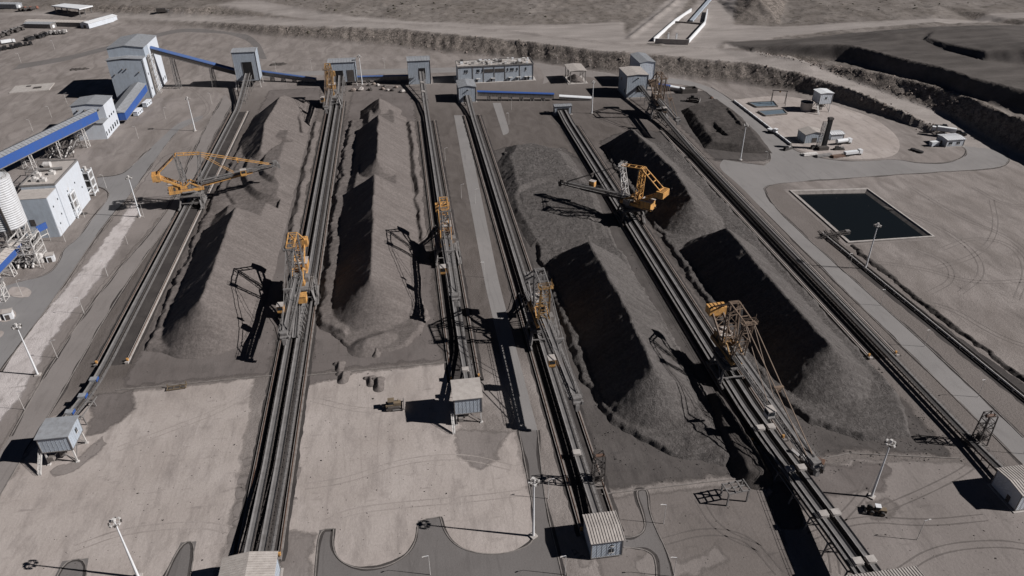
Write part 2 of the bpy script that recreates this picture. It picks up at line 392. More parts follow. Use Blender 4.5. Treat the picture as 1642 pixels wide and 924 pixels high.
haul6 = wp([(1250, 55, 13), (1170, 66, 12.5), (1160, 78, 12), (1210, 75, 14)])
dump = wp(xy(D1TOE) + [(1790, 60, 14)] + xy(DBACK)[::-1])
road = np.zeros(X.shape); 
for h in (haul, haul2, haul3, haul4, haul5, haul6): road = np.maximum(road, inpoly(X, Y, h))
oreM = inpoly(X, Y, dump).astype(float); road = np.maximum(0, road-oreM)
def blur(a, n=1):
    for _ in range(n):
        b = a.copy(); b[1:-1, 1:-1] = (a[1:-1, 1:-1]*2+a[:-2, 1:-1]+a[2:, 1:-1]+a[1:-1, :-2]+a[1:-1, 2:])/6; a = b
    return a
road = blur(road); oreM = blur(oreM)
rough = off*(1-road)*(1-oreM)
bankM = np.clip((slope-.12)/.2, 0, 1)*(1-oreM)
Z = Z0 + rough*(1.7*fbm(X/24, Y/20, 3, 5) + 1.3*np.maximum(0, fbm(X/7, Y/7, 5, 3))) * (1-.4*bankM)
Z += bankM*off*(1.5*fbm(X/4.2, Y/16, 11, 4) + 1.0*np.abs(fbm(X/2.6, Y/9, 13, 2)))
Z += oreM*np.clip(slope/.3, 0, 1)*.8*fbm(X/8, Y/14, 21, 3) + oreM*.3*fbm(X/9, Y/9, 23, 3)
Z += np.clip((Y-760)/300, 0, 1)*(1-road)*(2.2*fbm(X/70, Y/45, 31, 5)+np.clip((Y-1000)/500, 0, 1)*25*fbm(X/260, Y/200, 41, 4))
Z -= (.3*np.exp(-((gx[None, :]-213)**2+(gy[:, None]-294)**2)/1e9)*0)
def edge_berm(L, h, w):
    d = np.full(X.shape, 1e9); P = [at(*q) for q in L]
    for a, b in zip(P[:-1], P[1:]):
        dx, dy = b.x-a.x, b.y-a.y; t_ = np.clip(((X-a.x)*dx+(Y-a.y)*dy)/(dx*dx+dy*dy+1e-9), 0, 1); d = np.minimum(d, np.hypot(X-a.x-dx*t_, Y-a.y-dy*t_))
    return h*np.clip(1-d/w, 0, 1)*(.75+.5*fbm(X/6, Y/6, 61, 2))
for L_, h_, w_ in ((CREST[2:], 1.3, 3.2), (FAR[2:], 1.4, 3.2), (UCREST, 1.3, 3.5), (D1TOP, .8, 3), ([(400, 3, 8), (440, 10, 9), (520, 21, 10), (660, 31, 11), (820, 40, 11)], 1.6, 4), ([(1010, 62, 11.4), (1085, 2, 13)], 2.2, 4)): Z += edge_berm(L_, h_, w_)
# basin hollow
hole0 = (X > 191) & (X < 235) & (Y > 266) & (Y < 323)
Z = np.where((X > 192.6) & (X < 232.8) & (Y > 267.3) & (Y < 321.5), -2.5, Z)
ny, nx = X.shape
idx = np.arange(nx*ny).reshape(ny, nx)
F4 = np.stack([idx[:-1, :-1], idx[:-1, 1:], idx[1:, 1:], idx[1:, :-1]], -1).reshape(-1, 4)
me = bpy.data.meshes.new('ground')
me.vertices.add(nx*ny); me.vertices.foreach_set('co', np.stack([X, Y, Z], -1).ravel())
me.loops.add(F4.size); me.loops.foreach_set('vertex_index', F4.ravel())
me.polygons.add(len(F4)); me.polygons.foreach_set('loop_start', np.arange(0, F4.size, 4)); me.polygons.foreach_set('loop_total', np.full(len(F4), 4))
me.update(calc_edges=True)
me.polygons.foreach_set('use_smooth', np.ones(len(F4), bool))
xx, yy = X, Y
fz = np.clip((xx+128)/8, 0, 1)*np.clip((172-xx)/6, 0, 1)*np.clip((yy-196)/20, 0, 1)*np.clip((590-yy)/60, 0, 1)
fz *= 1-.45*np.clip((yy-470)/60, 0, 1)
fz = np.maximum(fz, .55*np.clip((xx-95)/10, 0, 1)*np.clip((200-xx)/10, 0, 1)*np.clip((yy-90)/30, 0, 1)*np.clip((520-yy)/60, 0, 1))
for nm, arr in (('fines', fz), ('road', road), ('ore', oreM), ('bank', bankM*off), ('wild', off*(1-road)*(1-oreM))):
    a = me.attributes.new(nm, 'FLOAT', 'POINT'); a.data.foreach_set('value', arr.ravel().astype(np.float32))
ground = bpy.data.objects.new('ground', me); COL.objects.link(ground); tag(ground, kind='structure')
def ground_mat():
    m, t, b = nodes('dusty_desert_ground'); v = pos(t)
    def attr(n):
        a = t.nodes.new('ShaderNodeAttribute'); a.attribute_name = n; return a.outputs['Fac']
    n1 = noise(t, v, .03, 8, .62, .4); n2 = noise(t, v, 1.2, 5, .7); n3 = noise(t, pos(t, (1, .35, 1), .25), .13, 7, .68, .8)
    base = mix(t, ramp(t, n1, [(.3, 0), (.7, 1)]), (.215, .188, .17), (.305, .272, .25))
    base = mix(t, ramp(t, n3, [(.44, 0), (.7, .8)]), base, (.14, .122, .11))
    tr = t.nodes.new('ShaderNodeTexWave'); tr.inputs['Scale'].default_value = .03; tr.inputs['Distortion'].default_value = 22; tr.inputs['Detail'].default_value = 4; tr.inputs['Detail Scale'].default_value = .2
    t.links.new(pos(t, (.5, 1, 1)), tr.inputs['Vector']); base = mix(t, ramp(t, tr.outputs['Fac'], [(.84, 0), (1, .25)]), base, (.14, .12, .105))
    fn = mix(t, ramp(t, n3, [(.35, 0), (.65, 1)]), (.088, .075, .067), (.138, .12, .109))
    base = mix(t, attr('fines'), base, fn)
    # open desert: scrub specks and paler patches
    sc = noise(t, v, .16, 8, .78); wild = mix(t, ramp(t, n1, [(.35, 0), (.65, 1)]), (.145, .126, .110), (.225, .2, .18))
    wild = mix(t, ramp(t, sc, [(.5, 0), (.62, .8)]), wild, (.07, .06, .05)); wild = mix(t, ramp(t, noise(t, v, .5, 3, .6), [(.62, 0), (.72, .75)]), wild, (.055, .048, .038))
    base = mix(t, attr('wild'), base, wild)
    bk = noise(t, pos(t, (1, 1, .5)), .35, 8, .78, .6); bank = mix(t, ramp(t, bk, [(.42, 0), (.58, 1)]), (.075, .064, .056), (.27, .232, .2))
    bank = mix(t, ramp(t, noise(t, pos(t, (1, 1, .8)), 1.1, 4, .7), [(.5, 0), (.62, .8)]), bank, (.05, .044, .04))
    base = mix(t, attr('bank'), base, bank)
    rd = mix(t, ramp(t, noise(t, pos(t, (.3, 1, 1), .1), .08, 6, .6), [(.35, 0), (.7, 1)]), (.25, .224, .204), (.36, .325, .298))
    base = mix(t, attr('road'), base, rd)
    orec = mix(t, ramp(t, noise(t, pos(t, (.25, 1, 1), -.2), .1, 7, .65), [(.35, 0), (.7, 1)]), (.062, .055, .05), (.118, .105, .096))
    base = mix(t, attr('ore'), base, orec)
    base = mix(t, ramp(t, n2, [(.3, .3), (.72, 0)]), base, (.1, .088, .078))
    setc(t, b, base, .95, .1); bump(t, b, n2, .5, .5); return m
me.materials.append(ground_mat())
def gz(x, y):
    i = min(max(np.searchsorted(gx, x)-1, 0), nx-2); j = min(max(np.searchsorted(gy, y)-1, 0), ny-2)
    u = (x-gx[i])/(gx[i+1]-gx[i]); w = (y-gy[j])/(gy[j+1]-gy[j])
    return float((Z[j, i]*(1-u)+Z[j, i+1]*u)*(1-w)+(Z[j+1, i]*(1-u)+Z[j+1, i+1]*u)*w)
def on(px, py, z0=0):
    """point of the terrain seen at a photo pixel"""
    z = z0
    for _ in range(12): p = at(px, py, z); z = .5*z+.5*gz(p.x, p.y)
    return Vector((p.x, p.y, gz(p.x, p.y)))
# ================================================================== GROUND SHEETS
sheet('sand_pad', [(-30, 800), (20, 760), (80, 668), (185, 628), (415, 604), (372, 870), (340, 960), (-120, 960)], 'pad', .012, soft=3, jitter=.3)
sheet('sand_pad', [(480, 604), (722, 580), (745, 690), (830, 690), (868, 830), (905, 960), (430, 960), (455, 830)], 'pad', .012, soft=3, jitter=.3)
sheet('sand_pad', [(905, 800), (960, 795), (1155, 774), (1235, 768), (1290, 960), (980, 960)], 'padd', .012, soft=3, jitter=.3)
sheet('sand_pad', [(1290, 752), (1360, 732), (1540, 738), (1700, 800), (1800, 960), (1420, 960)], 'padm', .012, soft=3, jitter=.3)
for p in [[(-104.5, 209.4), (-53, 209.4), (-54, 300), (-55, 420), (-58, 548), (-98, 548), (-104, 400)],
          [(-43, 207.6), (6.6, 207.6), (6.6, 400), (8, 536), (-38, 552), (-43, 420)],
          [(45.5, 140.2), (97, 140), (98, 300), (97, 380), (90, 405), (76, 396), (60, 412), (46, 404)],
          [(108, 143), (123, 144.5), (154, 137.5), (157, 300), (157, 418), (140, 428), (124, 420), (112, 410), (108, 380)],
          [(168, 366), (196, 362), (212, 366), (224, 380), (217, 440), (212, 495), (176, 492), (168, 470)]]:
    sheet('stockyard_floor', p, 'floor' if p[0][0] < 40 else 'floord', .016, world_pts=True, jitter=.3, soft=5)
sheet('verge', [(95, 472), (158, 377), (184, 344), (214, 311), (235, 280), (262, 250), (308, 235), (297, 270), (268, 338), (164, 459), (76, 589), (15, 700), (-40, 790), (-40, 660), (0, 598)], 'padm', .013, soft=2, jitter=.4)
sheet('gravel_strip', [(228, 338), (212, 366), (184, 412), (152, 460), (86, 545), (34, 640), (-40, 735), (-40, 610), (36, 536), (106, 458), (144, 412), (178, 368), (200, 338), (214, 320)], 'gravel', .016, jitter=.5, soft=2.6)
sheet('road', [(17, 700), (78, 590), (166, 460), (270, 339), (297, 275), (312, 240), (330, 203), (361, 151), (374, 166), (345, 215), (330, 245), (318, 290), (300, 320), (197, 460), (78, 668), (20, 760), (-30, 850), (-120, 900)], 'dirtroad', .022, smooth=2)
sheet('road', [(241, 238), (226, 253), (205, 272), (190, 281), (156, 284), (156, 299), (171, 304), (177, 314), (156, 342), (140, 360), (125, 383), (101, 399), (97, 415), (86, 433), (66, 444), (31, 452), (-30, 470), (-70, 520), (-70, 700), (0, 596), (93.5, 470), (156, 375), (182, 342), (213, 308), (267, 230), (290, 205), (325, 192), (325, 185), (286, 196)], 'asphalt', .022, smooth=2)
for p in [[(12, 473), (14, 464), (20, 460), (40, 460), (49, 465), (51, 470), (46, 476), (30, 478)], [(-10, 512), (-8, 498), (15, 494), (26, 500), (26, 508), (16, 515), (2, 517)], [(-10, 545), (-6, 531), (4, 530), (7, 534), (2, 541)]]:
    sheet('traffic_island', p, 'pad', .12, smooth=2)
sheet('road', [(0, 108), (110, 90), (176, 73), (255, 53), (286, 46), (340, 46), (380, 50), (403, 58), (418, 72), (428, 95), (416, 95), (408, 76), (396, 65), (364, 54), (290, 51), (255, 59), (176, 80), (110, 97), (0, 116), (-60, 126), (-60, 118)], 'road_dark', .03, smooth=2)
sheet('road', [(418, 118), (520, 113), (655, 110), (735, 108), (735, 116), (655, 118), (520, 120), (418, 125)], 'concrete_road', .022, smooth=2)
sheet('road', [(855, 101), (905, 104), (960, 112), (1000, 124), (996, 130), (950, 124), (900, 119), (884, 124), (880, 132), (870, 135), (873, 124), (866, 110)], 'dirtroad', .022, smooth=2)
sheet('road', [(1040, 122), (1100, 128), (1140, 140), (1171, 158), (1220, 197), (1260, 228), (1276, 244), (1330, 257), (1390, 259), (1436, 255), (1470, 262), (1520, 262), (1548, 252), (1550, 240), (1540, 234), (1590, 229), (1606, 238), (1615, 246), (1620, 258), (1604, 270), (1526, 275), (1386, 284), (1236, 295), (1225, 303), (1246, 339), (1386, 464), (1568, 629), (1641, 702), (1760, 810), (1760, 860), (1641, 746), (1558, 665), (1506, 613), (1347, 460), (1220, 333), (1185, 296), (1150, 268), (1160, 256), (1225, 266), (1240, 255), (1223, 224), (1198, 205), (1171, 183), (1149, 162), (1124, 140), (1040, 130)], 'concrete_road', .024, smooth=2)
sheet('gravel_pad', [(1178, 160), (1250, 152), (1330, 166), (1400, 188), (1438, 216), (1445, 238), (1432, 252), (1390, 256), (1330, 254), (1278, 241), (1262, 226), (1222, 194)], 'pad', .018, smooth=2)
sheet('road', [(728, 185), (745, 185), (800, 453), (862, 690), (832, 690), (777, 453)], 'concrete_road', .022, smooth=2)
sheet('road', [(862, 690), (872, 790), (884, 850), (893, 885), (910, 960), (500, 960), (507, 900), (512, 850), (535, 848), (533, 880), (545, 900), (570, 912), (600, 913), (630, 905), (655, 888), (668, 865), (670, 835), (706, 829), (712, 852), (730, 875), (760, 887), (800, 890), (840, 880), (858, 865), (860, 840), (832, 690)], 'road_dark', .022, smooth=2)
sheet('path', [(790, 165), (803, 165), (818, 213), (807, 217)], 'concrete_road', .022, smooth=2)
sheet('path', [(1018, 788), (1030, 785), (1039, 787), (1042, 829), (1078, 900), (1086, 960), (1058, 960), (1053, 897), (1039, 883), (1016, 879), (1000, 878), (1000, 862), (1016, 862), (1033, 853), (1035, 835)], 'road_dark', .022, smooth=2)
sheet('hardstand', [(80, 940), (100, 900), (142, 895), (132, 960)], 'road_dark', .022)
sheet('hardstand', [(258, 940), (290, 870), (315, 868), (302, 940)], 'road_dark', .022)
def kerb(pts, mat='concd', closed=False, dirt=1.1):
    P = [at(*q) for q in pts]
    for _ in range(2):
        Q = [P[0]]
        for a, b in zip(P[:-1], P[1:]): Q += [a.lerp(b, .25), a.lerp(b, .75)]
        P = Q+[P[-1]]
    m = MB()
    m.sweep([(-.15, -.1), (.15, -.1), (.15, .15), (-.15, .15)], P); o = m.build('kerb', mat); tag(o, kind='structure')
    L = [p+Vector((0, 0, 0)) for p in P]; R_ = []
    vs = []; n = 0; acc = []
    for a, b in zip(L[:-1], L[1:]):
        k = max(1, int((b-a).length/1.2))
        for i in range(k): acc.append(a.lerp(b, i/k))
    acc.append(L[-1]); fs = []
    for i, q in enumerate(acc):
        d = (acc[min(i+1, len(acc)-1)]-acc[max(i-1, 0)]).normalized(); r = Vector((d.y, -d.x, 0)); nn = lambda sd: float(fbm(np.array([i*.11]), np.array([sd+len(pts)*3.1]), 5, 3)[0])
        w1 = dirt*max(.05, .4+.9*nn(.5)); w2 = dirt*max(.05, .4+.9*nn(9.5))
        vs += [q+r*w1+Vector((0, 0, .03)), q-r*w2+Vector((0, 0, .03))]
        if i: fs.append((2*i-2, 2*i-1, 2*i+1, 2*i))
    me = bpy.data.meshes.new('kerb_dirt'); me.from_pydata([tuple(v) for v in vs], [], fs); me.update()
    if me.polygons[0].normal.z < 0: me.flip_normals()
    me.materials.append(M['bed']); o = bpy.data.objects.new('kerb_dirt', me); COL.objects.link(o); tag(o, kind='structure')
for q in [[(503, 960), (507, 900), (512, 850), (535, 848)], [(535, 848), (533, 880), (545, 900), (570, 912), (600, 913), (630, 905), (655, 888), (668, 865), (670, 835), (706, 829)], [(706, 829), (712, 852), (730, 875), (760, 887), (800, 890), (840, 880), (858, 865), (858, 830), (832, 690)],
          [(862, 690), (872, 790), (884, 850), (893, 885), (910, 960)], [(80, 960), (100, 900), (142, 895), (134, 960)], [(258, 940), (290, 870), (315, 868), (303, 940)], [(1053, 960), (1053, 897), (1039, 883), (1016, 879), (1000, 878)], [(1000, 862), (1016, 862), (1033, 853), (1035, 835), (1018, 788), (1030, 785), (1039, 787), (1042, 829), (1078, 900), (1086, 960)],
          [(0, 597), (93.5, 471), (156, 376), (182, 343), (213, 309), (267, 231), (290, 206)], [(241, 238), (226, 253), (205, 272), (190, 281), (156, 284)], [(156, 299), (171, 304), (177, 314), (156, 342), (140, 360), (125, 383), (101, 399), (97, 415), (86, 433), (66, 444), (31, 452)],
          [(17, 700), (78, 590), (166, 460), (270, 339), (297, 275), (312, 240), (330, 203), (361, 151)], [(-30, 850), (20, 760), (78, 668), (197, 460), (300, 320), (318, 290), (330, 245), (345, 215), (374, 166)],
          [(1220, 333), (1347, 460), (1506, 613), (1558, 665), (1641, 746), (1760, 860)], [(1225, 303), (1246, 339), (1386, 464), (1568, 629), (1641, 702)],
          [(1225, 303), (1236, 295), (1386, 284), (1526, 275), (1604, 270), (1620, 258), (1615, 246), (1606, 238)], [(1040, 130), (1124, 140), (1149, 162), (1171, 183), (1198, 205), (1223, 224), (1240, 255), (1225, 266), (1160, 256)], [(1140, 140), (1171, 158), (1220, 197), (1260, 228), (1276, 244), (1330, 257), (1390, 259), (1436, 255), (1470, 262), (1520, 262), (1548, 252), (1550, 240), (1540, 234)]]:
    kerb(q, dirt=1.1)
for q in [[(-104.5, 209.4), (-53, 209.4)], [(-43, 207.6), (6.6, 207.6)], [(45.5, 140.2), (97, 140)], [(108, 143), (123, 144.5), (154, 137.5)]]:
    m = MB()
    for a, b in zip(q[:-1], q[1:]): m.beam((*a, .08), (*b, .08), .3, .3)
    tag(m.build('floor_kerb', 'concd'), kind='structure')
for q, mt in [([(150, 632), (171, 627), (218, 622), (217, 647), (241, 642), (225, 656), (205, 670), (166, 698), (136, 700), (140, 670)], 'floor'), ([(436, 850), (470, 846), (512, 852), (504, 890), (506, 950), (440, 950)], 'padm'), ([(482, 600), (520, 596), (575, 592), (560, 606), (530, 612), (500, 618), (482, 622)], 'floor'), ([(722, 690), (760, 684), (820, 690), (800, 740), (770, 760), (730, 735)], 'padm'),
              ([(905, 868), (950, 898), (1000, 896), (990, 915), (930, 912)], 'padm'), ([(1280, 752), (1330, 742), (1400, 738), (1440, 745), (1420, 790), (1370, 800), (1320, 800), (1290, 775)], 'floor'), ([(1230, 770), (1275, 772), (1300, 810), (1290, 850), (1250, 850), (1225, 810)], 'floord'), ([(395, 720), (412, 700), (402, 800), (390, 870), (370, 900), (365, 860)], 'padm'), ([(462, 760), (478, 700), (486, 640), (496, 640), (484, 740), (470, 850), (456, 850)], 'padm'),
              ([(72, 752), (120, 735), (160, 700), (175, 712), (140, 745), (95, 772)], 'padm'), ([(1385, 800), (1420, 790), (1450, 812), (1430, 838), (1395, 836)], 'padd'), ([(1000, 900), (1040, 880), (1100, 890), (1150, 870), (1180, 900), (1120, 930), (1040, 940)], 'padm')]:
    sheet('dust_stain', q, mt, .017, jitter=.7, soft=3.6)
def tracks(pts, mat='track', w=.55, gap=2.2, z=.034):
    P = [at(*q) for q in pts]
    for _ in range(3):
        Q = [P[0]]
        for a, b in zip(P[:-1], P[1:]): Q += [a.lerp(b, .25), a.lerp(b, .75)]
        P = Q+[P[-1]]
    vs = []; fs = []
    for s in (-1, 1):
        for i, q in enumerate(P):
            d = (P[min(i+1, len(P)-1)]-P[max(i-1, 0)]).normalized(); r = Vector((d.y, -d.x, 0)); ww = w*(.6+.5*random.random()); n = len(vs)
            vs += [tuple(q+r*(s*gap/2-ww/2)+Vector((0, 0, z))), tuple(q+r*(s*gap/2+ww/2)+Vector((0, 0, z)))]
            if i: fs.append((n-2, n-1, n+1, n))
    me = bpy.data.meshes.new('tyre_tracks'); me.from_pydata(vs, [], fs); me.update()
    if me.polygons[0].normal.z < 0: me.flip_normals()
    me.materials.append(M[mat]); o = bpy.data.objects.new('tyre_tracks', me); COL.objects.link(o); tag(o, kind='structure')
for k, q in enumerate([[(1420, 330), (1500, 360), (1560, 400), (1580, 440), (1540, 470)], [(1460, 300), (1540, 350), (1620, 380), (1660, 420)], [(1510, 400), (1560, 380), (1620, 390), (1650, 430), (1630, 480)], [(1400, 420), (1480, 430), (1560, 455), (1650, 450)], [(1590, 320), (1600, 370), (1570, 410), (1500, 430)], [(1440, 480), (1520, 490), (1600, 540), (1660, 560)], [(1470, 400), (1520, 420), (1530, 450), (1490, 470)], [(1560, 300), (1610, 330), (1660, 330)],
          [(1300, 860), (1380, 830), (1480, 840), (1580, 830)], [(1420, 815), (1480, 790), (1540, 760), (1560, 745)], [(1400, 760), (1380, 800), (1330, 850), (1340, 920)], [(1440, 920), (1500, 880), (1600, 870), (1660, 880)], [(1060, 870), (1130, 850), (1200, 860), (1250, 920)], [(1120, 800), (1150, 850), (1220, 880)],
          [(190, 720), (270, 690), (350, 660), (400, 630)], [(60, 830), (160, 800), (260, 790), (360, 800)], [(120, 880), (200, 850), (320, 840), (370, 850)], [(230, 640), (250, 700), (300, 780), (290, 870)], [(500, 640), (580, 660), (640, 655)], [(640, 660), (600, 700), (560, 760), (580, 830), (690, 850)], [(490, 780), (560, 770), (640, 740), (740, 730), (820, 750)], [(500, 700), (560, 720), (660, 720), (720, 700)], [(520, 840), (560, 820), (640, 810), (760, 800), (840, 790)],
          [(480, 95), (560, 100), (640, 98), (720, 106)], [(300, 70), (360, 80), (420, 100), (520, 106)], [(60, 150), (120, 130), (180, 120)], [(20, 190), (80, 170), (140, 160)], [(280, 130), (320, 150), (340, 180), (300, 200)], [(240, 170), (280, 160), (330, 165)], [(960, 165), (1000, 175), (1010, 195)], [(860, 195), (900, 200), (960, 190)], [(830, 230), (870, 215), (900, 225)]]):
    mx_ = sum(a for a, _ in q)/len(q); my_ = sum(b for _, b in q)/len(q)
    if my_ > 610 and mx_ < 860 and k % 2: continue
    tracks(q, 'trackp' if my_ > 610 and mx_ < 860 else 'trackd' if my_ > 740 or (mx_ > 800 and my_ < 240 and mx_ < 1100) else 'track', w=.5)
# ---------------------------------------------------------------- ore piles
def height_pile(name, label, ext, fn, mat, step=.55, cat='ore pile', seed=0, lump=.18, group=None):
    x0, x1, y0, y1 = ext
    ax = np.arange(x0, x1+step, step); ay = np.arange(y0, y1+step, step)
    A, B = np.meshgrid(ax, ay)
    wob = 1.3*fbm(A/9, B/9, seed+1, 4)
    h = fn(A + .8*fbm(A/11, B/11, seed+5, 3), B + .8*fbm(A/12, B/12, seed+9, 3)) + wob*.2
    m = np.clip(h/1.5, 0, 1)
    h = h + m*(lump*fbm(A/1.6, B/1.6, seed+2, 3) + .3*fbm(A/16, B/2.4, seed+3, 3))
    keep = h > .0
    h = np.where(keep, h, np.maximum(h, -.35))
    n = len(ax); ii = np.arange(A.size).reshape(A.shape)
    fk = keep[:-1, :-1] | keep[1:, :-1] | keep[:-1, 1:] | keep[1:, 1:]
    f = np.stack([ii[:-1, :-1], ii[:-1, 1:], ii[1:, 1:], ii[1:, :-1]], -1)[fk]
    used = np.unique(f); mp = -np.ones(A.size, int); mp[used] = np.arange(len(used)); f = mp[f]
    me = bpy.data.meshes.new(name); me.vertices.add(len(used))
    cx, cy = (x0+x1)/2, (y0+y1)/2
    me.vertices.foreach_set('co', np.stack([A.ravel()[used]-cx, B.ravel()[used]-cy, h.ravel()[used]], -1).ravel())
    me.loops.add(f.size); me.loops.foreach_set('vertex_index', f.ravel())
    me.polygons.add(len(f)); me.polygons.foreach_set('loop_start', np.arange(0, f.size, 4)); me.polygons.foreach_set('loop_total', np.full(len(f), 4))
    me.update(calc_edges=True); me.polygons.foreach_set('use_smooth', np.ones(len(f), bool))
    me.materials.append(M[mat]); o = bpy.data.objects.new(name, me); COL.objects.link(o); o.location = (cx, cy, .02)
    return tag(o, label, cat, group)
TAN = .70
def ridge(A, B, pts, tan=TAN):
    h = np.full(A.shape, -9.0)
    for (x1, y1, z1), (x2, y2, z2) in zip(pts[:-1], pts[1:]):
        dx, dy = x2-x1, y2-y1; l2 = dx*dx+dy*dy+1e-9
        t = np.clip(((A-x1)*dx+(B-y1)*dy)/l2, 0, 1)
        h = np.maximum(h, z1+(z2-z1)*t - tan*np.hypot(A-x1-dx*t, B-y1-dy*t))
    return h
def mound(A, B, poly, top, tan=TAN):
    """flat-topped heap of the given outline"""
    d = np.full(A.shape, 1e9); n = len(poly)
    for i in range(n):
        x1, y1 = poly[i]; x2, y2 = poly[(i+1) % n]; dx, dy = x2-x1, y2-y1
        t = np.clip(((A-x1)*dx+(B-y1)*dy)/(dx*dx+dy*dy), 0, 1); d = np.minimum(d, np.hypot(A-x1-dx*t, B-y1-dy*t))
    d = np.where(inpoly(A, B, poly), d, -d)
    return np.minimum(top, d*tan)
def berm(A, B, pts, h, tan=.75, seed=0):
    return ridge(A+1.2*fbm(A/7, B/7, seed+40, 3), B, [(x, y, h) for x, y in pts], tan) * 1.0
def plate(A, B, poly, top, seed=0):
    """spread layer of ore with a ragged, steep rim"""
    a = A+1.7*fbm(A/8, B/8, seed+40, 4)+.6*fbm(A/2.2, B/2.2, seed+44, 2); b = B+1.7*fbm(A/8, B/8, seed+47, 4)
    return mound(a, b, poly, top*(.85+.5*fbm(A/12, B/16, seed+50, 3)), .9)
def steps(h, st, sharp=.75):
    k = np.floor(h/st); f = h/st-k
    return st*(k + np.clip((f-sharp)/(1-sharp), 0, 1))
def pileA(A, B):
    near = ridge(A, B, [(-80.5, 242, 13.8), (-80.5, 318, 14.4)], .74)
    far = ridge(A, B, [(-78, 494, 12), (-80, 486, 13.2), (-84, 440, 12.2), (-82, 405, 9)])
    flat = mound(A, B, [(-98, 300), (-61, 300), (-61, 450), (-92, 450), (-99, 400)], 7 + .6*fbm(A/15, B/20, 3, 2))
    cut = (B > 338) & (B < 428)
    e = np.hypot((A+66)/1.0, (B-395)/1.9)
    flat = np.where(cut & (A < -66), np.minimum(flat, steps(np.clip(8.2-.24*np.maximum(0, e-8), 0, 7), 2.3)), flat)
    side = mound(A, B, [(-76, 470), (-62, 440), (-60, 505), (-72, 520)], 4.5)
    b = np.maximum(plate(A, B, [(-101.8, 232), (-88, 226), (-80, 300), (-80, 470), (-97, 470), (-102, 380)], 1.7, 1), berm(A, B, [(-57.5, 300), (-57.5, 400), (-58, 470)], 1.5, .6, seed=2))
    return np.maximum.reduce([near, far, flat, side, b])
height_pile('ore_pile', 'brown ore pile beside the orange boom, terraced at its far end', (-105, -54, 208, 524), pileA, 'oreA', seed=10)
def pileB(A, B):
    near = ridge(A, B, [(-18.6, 247, 13.8), (-18.4, 346, 14.4)], .74)
    far = np.maximum(ridge(A, B, [(-17, 484, 9.5), (-17, 468, 8)]), ridge(A, B, [(-17, 441, 13), (-17.3, 372, 13)], .78))
    flat = mound(A, B, [(-38, 330), (-1, 330), (-1, 470), (-12, 492), (-30, 478)], 5.0)
    b = np.maximum.reduce([plate(A, B, [(-41, 236), (-28, 226), (-20, 300), (-20, 470), (-37, 470), (-40.5, 350)], 2.1, 3), berm(A, B, [(2.2, 300), (2, 460)], 1.5, .6, seed=4), plate(A, B, [(-34, 230), (-22, 216), (-6, 219), (2, 236), (1, 252), (-18, 250)], 1.0, 6),
                             ridge(A, B, [(-21, 222, 3.2), (-15, 225, 3.0)], .45)])
    return np.maximum.reduce([near, far, flat, b])
height_pile('ore_pile', 'brown ore pile with a long sharp ridge in the middle of the left half', (-44, 7, 204, 502), pileB, 'oreA', seed=20)
def pileC(A, B):
    near = ridge(A, B, [(71.6, 178, 13.4), (72, 221, 14), (70.5, 262, 14)], .77)
    flat = mound(A, B, [(50, 285), (88, 285), (93, 340), (90, 392), (74, 410), (56, 408), (48, 385), (46.5, 325)], 3.8+.6*fbm(A/14, B/14, 8, 3), .55)
    d = np.hypot(A-74, (B-315)*.8); flat = np.where(flat > 0, flat - 1.6*np.clip((30-d)/2, 0, 1)*np.clip((flat-2)/1.5, 0, 1), flat)
    b = np.maximum.reduce([plate(A, B, [(51.5, 400), (52, 300), (51.5, 190), (56, 168), (68, 153), (84, 146), (92, 148), (91, 200), (89, 300), (88, 400)], 1.5, 7), plate(A, B, [(62, 172), (72, 160), (86, 156), (88, 180), (80, 200)], 2.3, 8)])
    return np.maximum.reduce([near, flat, b])
height_pile('ore_pile', 'dark coarse ore pile between the two orange machines, low and flat behind', (44, 97, 141, 414), pileC, 'oreC', seed=30, lump=.27)
def pileD(A, B):
    far = ridge(A, B, [(128, 394, 12.2), (131, 330, 13.3), (128.5, 298, 13.2)], .76)
    near = ridge(A, B, [(133, 180, 13.8), (131.5, 264, 14.2)], .77)
    b = np.maximum.reduce([plate(A, B, [(111, 400), (111, 180), (117, 158), (130, 148), (146, 148), (153, 164), (154, 300), (154, 400)], 1.3, 12), plate(A, B, [(118, 172), (130, 160), (144, 158), (150, 172), (140, 190)], 2.0, 14),
                             berm(A, B, [(112.5, 285), (124, 278), (140, 282)], 1.5, seed=15)])
    return np.maximum.reduce([far, near, b])
height_pile('ore_pile', 'blackest coarse ore pile, the long double ridge on the right', (108, 157, 140, 420), pileD, 'oreC', seed=40, lump=.27)
def pileE(A, B):
    f = mound(A, B, wp([(1092, 178), (1108, 172), (1150, 160), (1185, 185), (1215, 215), (1238, 246), (1200, 246), (1160, 242), (1130, 238), (1112, 212)]), 3.4 + .8*fbm(A/9, B/9, 50, 3))
    g = ridge(A, B, [(*at(1166, 184)[:2], 4.5), (*at(1186, 208)[:2], 4.5), (*at(1197, 216)[:2], 3)], .8)
    c = np.hypot((A-at(1150, 215).x)/1.0, (B-at(1150, 215).y)/1.8)
    f = f - 1.7*np.clip((c-A*0-7)/-3, 0, 1)*np.clip((f-.8), 0, 1)*(A < at(1150, 215).x+2)
    return np.maximum(f, g)
height_pile('ore_pile', 'low dark ore heap with a dug-out side, near the far parked dozer', (165, 222, 362, 480), pileE, 'oreB', seed=50, cat='ore heap')
